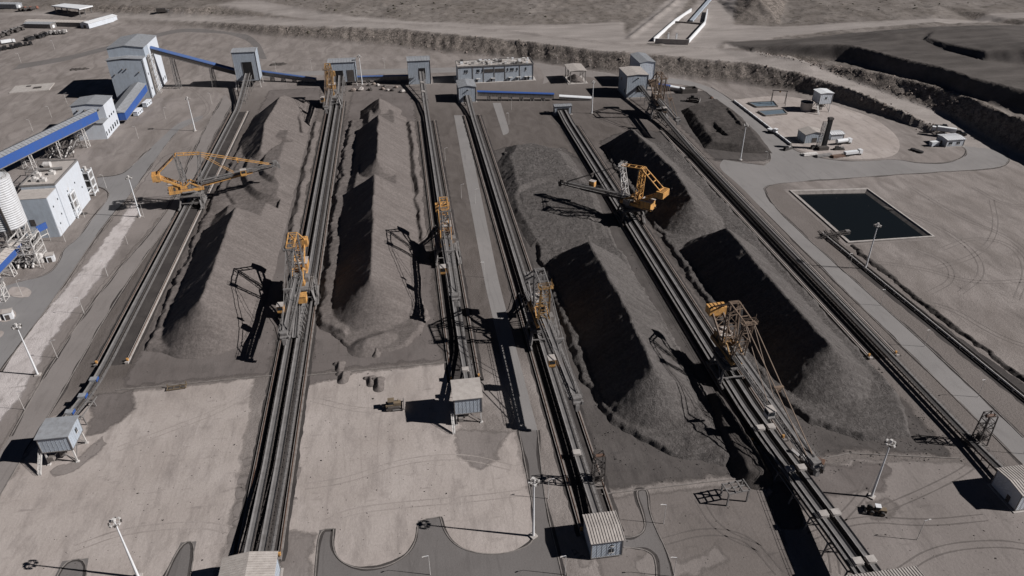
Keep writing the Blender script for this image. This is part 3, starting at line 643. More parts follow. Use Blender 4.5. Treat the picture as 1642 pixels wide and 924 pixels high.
for i, (px, py, r, h, lb) in enumerate([(545, 588, 2.2, 1.4, 'small ore heap just off the toe of the ridged brown pile'), (550, 605, 2.6, 1.5, 'small ore heap at the edge of the pale pad, nearest of two'), (594, 612, 2.4, 1.3, 'left one of two loose ore mounds on the pale pad'), (606, 617, 3.0, 1.5, 'right one of two loose ore mounds on the pale pad'), (604, 567, 2.0, 1.2, 'small ore heap at the foot of the ridged pile, right of the others')]):
    p = at(px, py)
    height_pile('ore_heap', lb, (p.x-r*1.6, p.x+r*1.6, p.y-r*1.8, p.y+r*1.8), lambda A, B: np.maximum(ridge(A, B, [(p.x, p.y-r*.7, h*.9), (p.x, p.y+r*.7, h)], .75), ridge(A, B, [(p.x-r*.6, p.y+r*.9, h*.7), (p.x+r*.4, p.y+r, h*.7)], .8)), 'oreA', .3, 'ore heap', 60+i, .1, 'small ore heaps on the pad')
height_pile('ore_windrow', 'steep-sided windrow of brown fines beside the raised double conveyor', (80, 100, 128, 182), lambda A, B: np.minimum(3.3+.4*fbm(A/5, B/7, 73, 2), ridge(A, B, [(91, 141, 5.6), (91.6, 160, 5.2), (92.5, 174, 3.2)], .95)), 'oreB', .4, 'ore heap', 71, .15)
# ================================================================== CONVEYORS AND RAILS
def interp(path, y):
    for (y1, z1), (y2, z2) in zip(path[:-1], path[1:]):
        if y1 <= y <= y2: return z1+(z2-z1)*(y-y1)/(y2-y1)
    return path[0][1] if y < path[0][0] else path[-1][1]
def conveyor(label, x, path, belts, walk, hoods=(), mat='belt', bed=None, hoodmat='conc', deck=None):
    y0 = path[0][0]
    t = thing('belt_conveyor', label, 'conveyor', (x, y0, 0), group='yard conveyors')
    P = [(0, y-y0, z) for y, z in path]
    for bx in belts:
        prof = [(-.85, .28), (-.42, 0), (.42, 0), (.85, .28), (.85, .2), (.42, -.08), (-.42, -.08), (-.85, .2)]
        MB().sweep([(a+bx, b+.25) for a, b in prof], P).build('belt', mat, t)
        fr = MB()
        for s in (-1, 1): fr.sweep([(bx+s*1.0-.09, -.25), (bx+s*1.0+.09, -.25), (bx+s*1.0+.09, .3), (bx+s*1.0-.09, .3)], P)
        y = path[0][0]+1.5
        while y < path[-1][0]-1:
            z = interp(path, y)
            for s in (-1, 1): fr.beam((bx+s*1.0, y-y0, 0 if z < 3.2 else z-1.6), (bx+s*1.0, y-y0, z), .16)
            fr.beam((bx-1, y-y0, z-.1), (bx+1, y-y0, z-.1), .14)
            y += 3.0
        fr.build('frame', 'steeld', t)
    if deck: MB().sweep([(deck[0], -.9), (deck[1], -.9), (deck[1], -.35), (deck[0], -.35)], P).build('deck_girder', 'steeld', t)
    for wx in walk:
        w = MB(); w.sweep([(wx-.45, .02), (wx+.45, .02), (wx+.45, .1), (wx-.45, .1)], P)
        for (a, b) in zip(P[:-1], P[1:]):
            for s in ((1,) if wx > 0 else (-1,)): w.rail([(wx+s*.45, a[1], a[2]+.1), (wx+s*.45, b[1], b[2]+.1)], 1.05, .06, 3)
        w.build('walkway', 'steel', t)
    # raised spans: one braced bent under the frame every nine metres
    xs = list(belts)+list(walk); a, b = min(xs)-1.1, max(xs)+1.1
    y = path[0][0]+2
    while y < path[-1][0]:
        z = interp(path, y)
        if z > 3.2:
            tr = MB()
            for xx in (a, b):
                tr.beam((xx*1.15, y-y0, 0), (xx, y-y0, z-1.2), .32)
                y2 = y+9 if interp(path, y+9) > 3.0 else y+3
                y2 = min(y2, path[-1][0]); tr.beam((xx, y-y0, z-1.2), (xx, y2-y0, interp(path, y2)-1.2), .3)
            tr.beam((a*1.1, y-y0, z*.4), (b*1.0, y-y0, z-1.4), .16); tr.beam((b*1.1, y-y0, z*.4), (a, y-y0, z-1.4), .16)
            tr.beam((a, y-y0, z-1.2), (b, y-y0, z-1.2), .28); tr.build('trestle', 'steel', t)
        y += 9
    for hy in hoods:
        z = interp(path, hy)
        for bx in belts:
            h = MB(); n = 7; k = []
            for i in range(n+1):
                q = math.pi*i/n; k.append((bx-1.25*math.cos(q), z+.45+.75*math.sin(q)))
            vs = [(px, hy-y0+s, pz) for s in (-1, 1) for px, pz in k]
            h.add(vs, [(i, i+1, n+2+i, n+1+i) for i in range(n)]+[tuple(range(n, -1, -1)), tuple(range(n+1, 2*n+2))])
            h.box((bx, hy-y0, z+1.22), (2.3, 1.9, .1))
            hc = h.build('belt_cover', 'roof' if hoodmat == 'bluel' else hoodmat, t)
            if hoodmat == 'bluel': MB().box((bx+1.3, hy-y0, z+.75), (.14, 2.1, 1.0)).build('side_panel', 'blue', hc)
    return t
conveyor('leftmost belt conveyor, curving down from the raised grey house at bottom left', -110.5, [(182, 6.6), (192, 5.2), (204, 3.0), (214, 1.9), (224, 1.5), (500, 1.5), (520, 4), (556, 10.5)], [-1.5], [.6], (193, 203, 213), hoodmat='bluel')
conveyor('double belt conveyor between the two brown piles', -47.6, [(127, 3.4), (150, 2.2), (165, 1.5), (512, 1.5), (530, 4.5), (549, 8)], [-1.9, 1.7], [4.2], ())
conveyor('belt conveyor ending in the small grey house beside the tan dozer', 12.4, [(182, 6.4), (196, 4.4), (212, 2.2), (222, 1.6), (470, 1.6), (500, 3.5), (540, 10)], [0], [1.6], (187, 196, 507, 521))
conveyor('belt conveyor that runs into the rib-roofed house at bottom centre', 41.6, [(126, 2.6), (145, 1.7), (160, 1.5), (455, 1.5), (480, 3), (496, 5)], [0], [1.6], (155,))
conveyor('double belt conveyor climbing on trestles to the bottom right edge', 101.2, [(100, 7.6), (112, 6.6), (132, 4.6), (152, 2.6), (168, 1.6), (440, 1.6), (460, 3)], [-1.7, 1.7], [-3.4], (103, 119, 137, 156), deck=(-3.9, 3.0))
conveyor('belt conveyor right of the blackest pile, along the pale concrete road', 160.4, [(125, 2.4), (140, 1.7), (380, 1.5), (430, 3.5), (488, 8.5)], [0], [1.7], (), 'beltd')
TRK = [(-110.5, 224, 500, 'leftmost conveyor', -5.0, 5.4, 'conc'), (-47.6, 131, 512, 'double conveyor between the brown piles', -5.2, 5.6, 'concd'), (12.4, 196, 462, 'conveyor beside the tan dozer house', -5.0, 4.6, 'concd'),
       (41.6, 127, 468, 'conveyor into the rib-roofed house', -4.6, 5.2, 'concd'), (101.2, 152, 438, 'double conveyor reaching the bottom right', -5.0, 5.0, 'concd'), (160.4, 186, 420, 'conveyor along the pale road', -5.6, 4.6, 'conc')]
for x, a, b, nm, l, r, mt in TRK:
    sheet('track_bed', [(x+l-1.6, a), (x+r+1.6, a), (x+r+1.6, b), (x+l-1.6, b)], 'bed', .026, world_pts=True, jitter=.3)  # bed of ore fines with the conveyors' deep shade put into its colour
    for off_, side in ((l, 'left'), (r, 'right')):
        rz_ = thing('rail_track', 'concrete rail beam on the %s side of the %s' % (side, nm), 'rail', (x+off_, a, 0), group='stacker rails')
        L = b-a; m = MB().box((0, L/2, .22), (1.1, L, .44))
        m.box((0, .3, .6), (1.2, .6, .5))
        m.build('rail_beam', mt if not (side == 'left' and mt == 'conc' and x < 0) else 'concd', rz_)
        MB().box((0, L/2, .53), (.16, L-1, .18)).build('rail', 'rust', rz_)
        b_ = MB(); b_.box((0, 1.6, .85), (.5, .7, .8)); b_.box((0, 1.6, 1.3), (.7, .5, .3)); b_.build('end_stop', 'yellow', rz_)
# ================================================================== STACKERS
def stacker(label, x, y, az, L=44, c1='yellow', c2='steel', boomc='steel', trip=1, tipz=14, gauge=(-5.0, 5.0), mastc='steel', cover=True, flare=0, cwc=None, rearc=None, stayc=None, thin=1.0, gird=None, rmast=None):
    rmast = rmast or rearc or c1
    cwc = cwc or c1; rearc = rearc or c1; stayc = stayc or c1; gird = gird or c1
    t = thing('stacker', label, 'stacker', (x, y, 0), group='rail-mounted stackers')
    g0, g1 = gauge; B = lambda mb, n, m, sub=None: mb.build(n, m, sub or t, 0 if sub else az)
    # --- travelling portal, square to the rails
    p = MB()
    for sx in (g0, g1):
        for sy in (-5, 5):
            p.beam((sx, sy, 1.5), (sx*.8, sy*.75, 6.6), .75)
        p.beam((sx, -5.2, 1.9), (sx, 5.2, 1.9), .7, .8)
        p.beam((sx*.8, -4.2, 6.6), (sx*.8, 4.2, 6.6), .8, 1.0)
        p.beam((sx, -5, 1.8), (sx*.85, 0, 6.2), .3); p.beam((sx, 5, 1.8), (sx*.85, 0, 6.2), .3)
    for sy in (-4, 4): p.beam((g0*.8, sy, 6.6), (g1*.8, sy, 6.6), .8, 1.0); p.beam((g0*.9, sy*1.15, 3.4), (g1*.9, sy*1.15, 3.4), .35)
    p.box((0, 0, 7.0), (7.2, 7.2, .5)); p.build('portal_frame', c2, t)
    pr = MB(); pr.rail([(g0*.95, -5.4, 7.1), (g1*.95, -5.4, 7.1), (g1*.95, 5.4, 7.1), (g0*.95, 5.4, 7.1), (g0*.95, -5.4, 7.1)], 1.1, .08)
    pr.box((0, -4.9, 7.05), (abs(g0)*1.9, 1.0, .12)); pr.box((0, 4.9, 7.05), (abs(g0)*1.9, 1.0, .12)); pr.build('access_platform', 'steel', t)
    for sx in (g0, g1):
        for sy in (-1, 1):
            w = MB().box((sx, sy*5.2, 1.15), (.55, 4.6, .7))
            b = w.build('wheel_bogie', c2, t)
            for k in (-1.5, -.5, .5, 1.5): MB().tube((sx-.2, sy*5.2+k*1.1, .98), (sx+.2, sy*5.2+k*1.1, .98), .38, n=12).build('wheel', 'steeld', b)
    st = MB()   # stair up the portal
    st.beam((g1+.9, -6, .3), (g1+.3, 3, 7.0), .9, .12); st.rail([(g1+1.3, -6, .3), (g1+.7, 3, 7.0)], 1.0, .07, 1.4); st.rail([(g1+.5, -6, .3), (g1-.1, 3, 7.0)], 1.0, .07, 1.4); st.build('stair', 'steel', t)
    MB().lathe((0, 0, 7.2), [(3.0, 0), (3.0, .5), (2.7, .55), (2.7, 1.0), (3.1, 1.05), (3.1, 1.5), (1.5, 1.5)], 28).build('slewing_ring', 'steel', t)
    # --- slewing upper works (local +X = boom)
    d = MB(); d.box((-2.5, 0, 9.0), (13.5, 4.4, .7))
    for s in (-1, 1): d.beam((-9.2, s*2.2, 9.4), (4.2, s*2.2, 9.4), .35, .9); d.beam((-2.4, s*1.9, 9.2), (4, s*1.9, 11.2), .5, .9)
    d.rail([(-9.2, 2.6, 9.4), (4.2, 2.6, 9.4)], 1.1, .08); d.rail([(-9.2, -2.6, 9.4), (4.2, -2.6, 9.4)], 1.1, .08)
    B(d, 'slewing_platform', c2)
    pg = MB()
    for s in (-1, 1):
        pg.beam((-11, s*2.55, 9.3), (4.6, s*2.55, 9.6), .35, 1.5); pg.beam((-5.5, s*2.3, 10), (-1.2, s*2.0, 13.2), .45, .8); pg.beam((4.4, s*2.4, 9.8), (-1.0, s*2.0, 13.2), .4, .7)
    pg.box((4.7, 0, 9.5), (.4, 5.4, 1.4)); pg.box((-11, 0, 9.2), (.4, 5.4, 1.4)); pg.box((-4.4, -1.2, 11.0), (2.4, 2.4, 2.2))
    B(pg, 'platform_girder', c1)
    m = MB(); m.box((-2.2, -3.6, 9.2), (6, 1.6, .2)); m.box((1.0, 3.4, 10.3), (3.2, 1.5, 2.0)); m.tube((-1.5, -2.0, 10.6), (-1.5, 2.0, 10.6), .8, n=14); m.box((.2, 1.5, 10.4), (1.6, 1.2, 1.2)); m.box((.4, -1.6, 10.6), (1.8, 1.0, 1.6)); m.tube((2.2, -1.3, 11.2), (2.2, 1.3, 11.2), .6, n=14); B(m, 'drive_machinery', 'steel')
    # boom: box truss tapering to the head
    hx, hz = 3.2, 11.0; tip = Vector((L, 0, tipz))
    bo = MB().truss((hx, 0, hz), tip, (2.8, 2.0), (2.0, 1.1), max(8, int(L/4)), .3, .16)
    boom = B(bo, 'boom', boomc)
    def bz(u): return hz+(tipz-hz)*(u-hx)/(L-hx)
    sg = MB()
    for s in (-1, 1): sg.beam((hx, s*1.45, hz-.6), (hx+(L-hx)*.68, s*1.35, bz(hx+(L-hx)*.68)-.4), .16, 1.1)
    sg.build('side_girder', gird, boom)
    bb = MB().sweep([(-.8, .3), (-.4, .05), (.4, .05), (.8, .3), (.8, .2), (.4, -.05), (-.4, -.05), (-.8, .2)], [(1.2, 0, hz+1.15), (L, 0, tipz+.75)]); bb.build('boom_belt', 'belt', boom)
    wk = MB()
    for s in (-1, 1):
        wk.beam((hx+1, s*2.0, hz+.5), (L-1, s*1.75, tipz+.35), .8, .08)
        wk.rail([(hx+1, s*2.4, hz+.55), (L-1, s*2.15, tipz+.4)], 1.1, .08, 2.2)
    wk.build('boom_walkway', 'steel', boom)
    hd = MB(); hd.tube((L+.3, -1.2, tipz+.2), (L+.3, 1.2, tipz+.2), .7, n=14); hd.box((L+.5, 1.6, tipz+.2), (1.2, .6, 1.2)); hd.box((L-.6, 0, tipz+1.4), (2.2, 2.4, 1.0)); hd.beam((L+.9, 0, tipz), (L+1.1, 0, tipz-2.2), 1.2, 1.2); hd.build('head_chute', c2, boom)
    # front mast and rear mast
    fx, fz, rx, rz = 6.3, 26.2, -4.2, 27.6
    f = MB(); f.truss((3.4, 0, 11.5), (fx, 0, fz), (3.9, 3.0), (1.5, 1.2), 4, .32, .17); f.box((fx, 0, fz+.15), (2.2, 5.0, .22)); f.rail([(fx-1.1, -2.5, fz+.25), (fx+1.1, -2.5, fz+.25), (fx+1.1, 2.5, fz+.25), (fx-1.1, 2.5, fz+.25), (fx-1.1, -2.5, fz+.25)], 1.1, .08, 1.2); f.beam((fx, 2, fz), (fx, 2, fz+3.4), .1); B(f, 'front_mast', mastc)
    r_ = MB(); r_.truss((-3.0, 0, 10.5), (rx, 0, rz), (4.2, 3.4), (2.2, 1.6), 4, .38, .2); B(r_, 'rear_mast', rmast)
    bs_ = MB(); s_ = MB()
    for s in (-1, 1):
        bs_.beam((rx, s*1.6, rz), (fx, s*1.4, fz+.5), .36, .44); bs_.beam((rx, s*1.6, rz), (-14.2, s*1.9, 19.6), .4, .48)
        s_.beam((fx, s*1.4, fz+.5), (L*.93, s*.9, bz(L*.93)+.9), .24*thin, .3*thin)
        s_.beam((fx, s*1.4, fz+.2), (L*.5, s*1.2, bz(L*.5)+1), .17*thin)
    for k in (.0, .3, .62, 1.0): bs_.beam((rx+(-14.2-rx)*k, -1.75, rz+(19.6-rz)*k), (rx+(-14.2-rx)*k, 1.75, rz+(19.6-rz)*k), .3, .36)
    for k in (.35, .7, 1.0): bs_.beam((rx+(fx-rx)*k, -1.5, rz+(fz+.5-rz)*k), (rx+(fx-rx)*k, 1.5, rz+(fz+.5-rz)*k), .26, .3)
    mx = fx+(L*.93-fx)*.52; mz = fz+.5+(bz(L*.93)+.4-fz)*.52
    s_.box((mx, 0, mz), (.9, 3.0, .5)); s_.box((mx+.2, 0, mz-.9), (.6, 1.6, 1.3))
    B(bs_, 'back_stay', rearc); B(s_, 'tie_bar', stayc)
    ca = MB()
    for s in (-1, 1):
        ca.beam((-2.4, s*2.0, 10.4), (-14, s*1.9, 17.4), .4, 1.1)
    for k in range(6): u = k/5; xx = -3-10.5*u; zz = 10.8+6.4*u; ca.beam((xx, -2, zz), (xx, 2, zz), .22); ca.beam((xx, -2, zz), (xx-2.2, 2, zz+1.1), .14)
    B(ca, 'counterweight_arm', rearc)
    cw = MB(); cw.prism([(-16.8, -3.2), (-13.2, -3.2), (-13.2, 3.2), (-16.8, 3.2)], 16.4, 19.4)
    for s in (-2.1, -.7, .7, 2.1): cw.box((-15, s, 19.5), (3.4, .16, .2)); cw.box((-16.85, s, 17.9), (.12, .2, 2.9))
    cw.box((-14.6, 0, 15.9), (2.0, 3.4, 1.0)); B(cw, 'counterweight', cwc)
    eh = MB(); eh.box((-8.4, .6, 11.15), (5.4, 4.6, 3.4))
    for k in range(7): eh.box((-11.0+.85*k, .6, 11.1), (.14, 4.68, 3.2))
    eho = B(eh, 'electrical_house', c1)
    MB().box((-8.4, .6, 12.95), (5.8, 5.0, .2)).build('roof', 'roofl', eho)
    MB().box((-8.4, -1.74, 10.8), (.9, .06, 2.0)).build('door', 'steeld', eho)
    es = MB(); es.beam((-7, 2.6, 9.2), (-12, 2.6, 9.2), .4, .5); es.beam((-7, -1.4, 9.2), (-12, -1.4, 9.2), .4, .5); es.beam((-12, 2.6, 9.2), (-3, 2, 7.6), .3); B(es, 'house_bracket', c2)
    cu = L*.6; cz = bz(cu)
    oc = MB(); oc.box((cu, -3.2, cz+1.6), (2.8, 2.2, 2.6)); oc.beam((cu, -1.2, cz-.4), (cu, -4.2, cz+.1), 2.4, .3); oco = B(oc, 'operator_cab', c1 if flare == 0 else 'steelw')
    MB().box((cu+1.43, -3.2, cz+1.9), (.06, 1.8, 1.2)).build('window', 'glass', oco); MB().box((cu, -4.33, cz+1.9), (2.0, .06, 1.2)).build('window', 'glass', oco)
    MB().box((cu, -3.2, cz+2.98), (3.1, 2.5, .16)).build('roof', 'roofl', oco)
    # --- tripper lifting the yard belt to the boom
    if trip:
        k = trip; tp = MB()
        P = [(0, k*30, 2.2), (0, k*20, 4.2), (0, k*9, 8.6), (0, k*4, 11.2), (0, 0, 11.8)]
        for s in (-1, 1):
            for a, b in zip(P[:-1], P[1:]):
                tp.beam((s*1.3, a[1], a[2]), (s*1.3, b[1], b[2]), .25, .55)
                tp.beam((s*1.3, a[1], a[2]+1.2), (s*1.3, b[1], b[2]+1.2), .12)
            for yy, zz in ((9, 8.6), (14, 6.6), (20, 4.2), (26, 3.0)): tp.beam((s*1.3, k*yy, zz), (s*3.2, k*yy, .9), .28); tp.beam((s*1.3, k*yy, zz), (s*3.2, k*(yy+4), .9), .18)
            tp.beam((s*3.2, k*6, .9), (s*3.2, k*31, .9), .45, .55)
        for i in range(16):
            u = 5+i*1.6; zz = interp([(0, 11.8), (4, 11.2), (9, 8.6), (20, 4.2), (30, 2.2)], u); tp.beam((-1.3, k*u, zz), (1.3, k*u, zz), .16)
        tpo = tp.build('tripper', c2, t)
        MB().sweep([(-.8, .35), (-.4, .12), (.4, .12), (.8, .35), (.8, .25), (.4, .02), (-.4, .02), (-.8, .25)], P).build('tripper_belt', 'belt', tpo)
        if cover:
            ch = MB().box((2.6, k*14, 9.0), (3.0, 3.4, 2.8)); ch.box((2.6, k*14, 10.5), (3.3, 3.7, .16)); ch.build('drive_housing', c1, tpo)
    # hanging details: ladders, lamps, cable reel
    cr = MB().tube((g1+.6, -2, 3.2), (g1+1.2, -2, 3.2), 1.5, n=18); cr.build('cable_reel', 'steel', t)
    lt = MB()
    for zz in np.arange(11.5, 26, .6): lt.beam((-2.2-.07*(zz-11), 2.3, zz), (-2.2-.07*(zz-11), 2.8, zz), .07)
    lt.beam((-2.2, 2.3, 11), (-3.3, 2.3, 27), .08); lt.beam((-2.2, 2.8, 11), (-3.3, 2.8, 27), .08); B(lt, 'ladder', 'steel')
    return t
M['stay'] = paint('dusty_brown_steel', (.20, .145, .105), (.09, .07, .058), .6, scale=1.0)
stacker('orange stacker on the leftmost rails with its boom out over the brown pile', -107.6, 355, R(13), 41, 'yellow', 'steel', 'steel', 0, 15.5, (-7.2, 3.2), 'steel', rmast='steel')
stacker('orange stacker between the two brown piles, boom in line with the belts', -47.5, 258, R(-91), 42, 'yellow', 'steel', 'steel', -1, 11, (-5.2, 5.6), 'steel', stayc='steel', thin=.8, gird='steel', rmast='steel')
stacker('stacker with ladder-like orange masts on the rails right of the ridged brown pile', 12.2, 281, R(-90), 50, 'yellow', 'steel', 'steel', 1, 11, (-5.0, 4.6), 'steel', stayc='steel', thin=.8, gird='steel', cover=False, rmast='steel')
stacker('greyish stacker with one orange mast, casting a long boom shadow on the centre road', 41.9, 216, R(-88), 50, 'yellow', 'steel', 'steel', 1, 12.2, (-4.6, 5.2), 'yellowd', stayc='steel', rearc='steel', cwc='steel', thin=.75, gird='steel')
stacker('stacker with its dark boom swung left over the low flat pile', 101.8, 305.2, R(136), 39, 'yellow', 'steeld', 'steeld', 0, 9.5, (-5.5, 4.5), 'steelw', stayc='steeld', gird='steeld', thin=.8)
stacker('nearest stacker on the double conveyor, dusty orange mast and long stays toward the viewer', 101.4, 185, R(-87), 52, 'yellowd', 'steel', 'steel', 0, 9, (-5, 5), 'stay', flare=1, cwc='yellow', rearc='stay', stayc='stay', gird='steel')
stacker('small far stacker at the top of the double conveyor between the brown piles', -49.5, 502, R(-90), 40, 'yellowd', 'steel', 'steel', 0, 11, (-4, 6), 'stay', False, stayc='stay', thin=.7, gird='steel')
stacker('brown far stacker parked in front of the tall grey house at top right', 160.6, 446, R(-92), 40, 'stay', 'steel', 'steel', 0, 11, (-5.6, 4.6), 'stay', False, thin=.8, gird='steel')
# ================================================================== HOUSES
def gable(mb, x0, x1, y0, y1, z, rise, th=.18, over=.5, along='y', ribs=1.0):
    """thin two-slope sheet roof with standing ribs"""
    x0 -= over; x1 += over; y0 -= over; y1 += over
    if along == 'y':
        xm = (x0+x1)/2; A = [(x0, z-.12), (xm, z+rise), (x1, z-.12)]; rng = (y0, y1); P = lambda a, b, c: (a, b, c)
    else:
        xm = (y0+y1)/2; A = [(y0, z-.12), (xm, z+rise), (y1, z-.12)]; rng = (x0, x1); P = lambda a, b, c: (b, a, c)
    for (a, za), (b, zb) in zip(A[:-1], A[1:]):
        q = [P(a, rng[0], za), P(a, rng[1], za), P(b, rng[1], zb), P(b, rng[0], zb)]
        q2 = [(p[0], p[1], p[2]+th) for p in q]
        mb.add(q+q2, [(0, 1, 2, 3), (7, 6, 5, 4), (0, 4, 5, 1), (1, 5, 6, 2), (2, 6, 7, 3), (3, 7, 4, 0)])
        if ribs:
            n = int((rng[1]-rng[0])/ribs)
            for k in range(n+1):
                u = rng[0]+.1+(rng[1]-rng[0]-.2)*k/n; mb.beam(P(a, u, za+th+.05), P(b, u, zb+th+.05), .16, .14)
    return mb
def walls(mb, x0, x1, y0, y1, z0, z1, rise=0, along='y'):
    if rise == 0: return mb.box(((x0+x1)/2, (y0+y1)/2, (z0+z1)/2), (x1-x0, y1-y0, z1-z0))
    if along == 'y':
        xm = (x0+x1)/2; p = [(x0, z0), (x1, z0), (x1, z1), (xm, z1+rise), (x0, z1)]
        vs = [(a, y0, b) for a, b in p]+[(a, y1, b) for a, b in p]
    else:
        xm = (y0+y1)/2; p = [(y0, z0), (y1, z0), (y1, z1), (xm, z1+rise), (y0, z1)]
        vs = [(x0, a, b) for a, b in p]+[(x1, a, b) for a, b in p]
    return mb.add(vs, [(4, 3, 2, 1, 0), (5, 6, 7, 8, 9)]+[(i, (i+1) % 5, 5+(i+1) % 5, 5+i) for i in range(5)])
def house(label, cx, cy, w, d, z0, z1, rise=.9, along='y', wall='clad', roof='roof', legs=True, portal=None, win=(), doors=(), ribs=1.0, vents=0, name='transfer_house', cat='transfer house', group='belt transfer houses', skirt=True, rz=0, over=.5):
    t = thing(name, label, cat, (cx, cy, 0), rz, group=group); x0, x1, y0, y1 = -w/2, w/2, -d/2, d/2
    wm = walls(MB(), x0, x1, y0, y1, z0, z1, rise, along)
    for k in range(int(w/1.2)+1):
        for yy in (y0-.03, y1+.03): wm.box((x0+.1+k*(w-.2)/int(w/1.2), yy, (z0+z1)/2), (.10, .035, z1-z0-.1))
    for k in range(int(d/1.2)+1):
        for xx in (x0-.03, x1+.03): wm.box((xx, y0+.1+k*(d-.2)/int(d/1.2), (z0+z1)/2), (.035, .10, z1-z0-.1))
    W = wm.build('wall', wall, t)
    gable(MB(), x0, x1, y0, y1, z1+.05, rise, along=along, ribs=ribs, over=over).build('roof', roof, t)
    tr = MB()
    for xx in (x0, x1):
        for yy in (y0, y1): tr.beam((xx*1.012, yy*1.012, z0), (xx*1.012, yy*1.012, z1), .22)
    for a, b in (((x0, y0), (x1, y0)), ((x1, y0), (x1, y1)), ((x0, y1), (x1, y1)), ((x0, y0), (x0, y1))): tr.beam((a[0]*1.012, a[1]*1.012, z0+.1), (b[0]*1.012, b[1]*1.012, z0+.1), .25)
    tr.build('corner_trim', 'steel', t)
    if legs and z0 > .6:
        for xx in (x0+.4, x1-.4):
            for yy in (y0+.4, y1-.4):
                MB().beam((xx*1.05, yy*1.05, 0), (xx, yy, z0), .4).box((xx*1.05, yy*1.05, .15), (.9, .9, .3)).build('leg', 'steelw', t)
        br = MB()
        for yy in (y0+.4, y1-.4): br.beam((x0+.4, yy, .6), (0, yy, z0), .18); br.beam((x1-.4, yy, .6), (0, yy, z0), .18)
        for xx in (x0+.4, x1-.4): br.beam((xx, y0+.4, .6), (xx, 0, z0), .18); br.beam((xx, y1-.4, .6), (xx, 0, z0), .18)
        br.build('brace', 'steel', t)
        ch = MB(); ch.beam((-.6, -.5, z0), (-.6, -1.2, .8), 1.6, 1.6); ch.box((0, 0, z0*.55), (w*.45, d*.4, .5)); ch.box((-w*.3, y0+.2, z0*.5), (1.4, 1.4, 1.5)); ch.build('chute', 'concd', t)
        s = MB(); s.beam((x0-.9, y0+1, z0), (x0-.9, y0-4, .1), .9, .12); s.rail([(x0-1.3, y0+1, z0), (x0-1.3, y0-4, .1)], 1, .07, 1.2); s.rail([(x0-.5, y0+1, z0), (x0-.5, y0-4, .1)], 1, .07, 1.2); s.build('stair', 'steelw', t)
    elif skirt: MB().box((0, 0, .12), (w+1.4, d+1.4, .2)).build('plinth', 'conc', t)
    for (side, u, z, pw, ph) in (portal or []):
        o = MB()
        if side in 'ns': o.box((u, y1+.05 if side == 'n' else y0-.05, z+ph/2), (pw, .18, ph))
        else: o.box((x1+.05 if side == 'e' else x0-.05, u, z+ph/2), (.18, pw, ph))
        op = o.build('belt_opening', 'dark', t)
        fr = MB()
        for s in (-1, 1):
            if side in 'ns': fr.box((u+s*(pw/2+.1), y1+.08 if side == 'n' else y0-.08, z+ph/2), (.2, .2, ph+.2))
            else: fr.box((x1+.08 if side == 'e' else x0-.08, u+s*(pw/2+.1), z+ph/2), (.2, .2, ph+.2))
        fr.build('opening_frame', 'steel', op)
    for (side, u, z, pw, ph) in win:
        o = MB(); f = MB()
        if side in 'ns': yy = y1+.06 if side == 'n' else y0-.06; o.box((u, yy, z+ph/2), (pw, .14, ph)); f.box((u, yy, z-.06), (pw+.3, .34, .12)); f.box((u, yy, z+ph/2), (.08, .2, ph))
        else: xx = x1+.06 if side == 'e' else x0-.06; o.box((xx, u, z+ph/2), (.14, pw, ph)); f.box((xx, u, z-.06), (.34, pw+.3, .12)); f.box((xx, u, z+ph/2), (.2, .08, ph))
        wo = o.build('window', 'glass', t); f.build('frame', 'steelw', wo)
    for (side, u, pw, ph) in doors:
        o = MB(); h = MB()
        if side in 'ns': yy = y1+.07 if side == 'n' else y0-.07; o.box((u, yy, z0+ph/2+.02), (pw, .14, ph)); h.box((u+pw*.35, yy, z0+1.0), (.12, .26, .2))
        else: xx = x1+.07 if side == 'e' else x0-.07; o.box((xx, u, z0+ph/2+.02), (.14, pw, ph)); h.box((xx, u+pw*.35, z0+1.0), (.26, .12, .2))
        do = o.build('door', 'steeld', t); h.build('handle', 'steelw', do)
    for k in range(vents):
        v = MB(); u = x0+w*(k+.5)/vents; v.tube((u, y0-.1, z1-2.2), (u+.9, y0-1.0, z1-1.6), .4, n=10); v.build('vent_duct', 'steel', t)
    return t
house('raised grey house on white legs at the lower left, end of the leftmost conveyor', -109.8, 180.4, 8.4, 8.4, 5.0, 10.6, .15, 'x', portal=[('n', -2.2, 5.6, 4.2, 3.6)], win=[('e', 1, 7.3, 1.2, 1.5)], ribs=0)
house('raised grey house on legs beside the tan dozer', 11.4, 179.4, 8.4, 9.0, 4.4, 10.6, .15, 'x', portal=[('n', 1, 5.6, 3.6, 3.8)], roof='roofl', ribs=0)
house('grey house with white ribbed roof at bottom centre, small window in front', 41.4, 123.6, 8.0, 8.6, .5, 6.6, .35, 'x', roof='roofl', portal=[('n', 0, 1.0, 4.5, 4)], win=[('s', 1.2, 2.0, 1.2, 1.4), ('s', 1.3, 4.4, .7, .5)], ribs=.75, skirt=False)
house('house with two-tone ribbed roof cut by the bottom edge, end of the double conveyor', -47.6, 122.0, 12.4, 12, .3, 6.8, 1.0, 'y', roof='roofl', portal=[('n', 0, 1.2, 8, 4.4)], ribs=.7)
house('white-walled house with ribbed roof at the lower right edge', 160.4, 121.8, 9.0, 9.4, .3, 6.5, .5, 'x', wall='cladw', roof='roofl', portal=[('n', 0, .8, 4, 4.5)], ribs=.8, doors=[('w', -1.5, 1.2, 2.4)])
house('house with pale ribbed roof at the bottom right corner, end of the raised double conveyor', 102.6, 94.0, 17, 8.6, 3.5, 9.4, .5, 'x', roof='roofl', portal=[('n', -1.4, 5.0, 8, 3.8)], ribs=.75)
house('tall grey house with white side at the head of the leftmost conveyor', -111.6, 561, 16, 12, 5, 25.5, .7, 'x', portal=[('s', 1.1, 6, 6.5, 12.5)], ribs=2, legs=True)
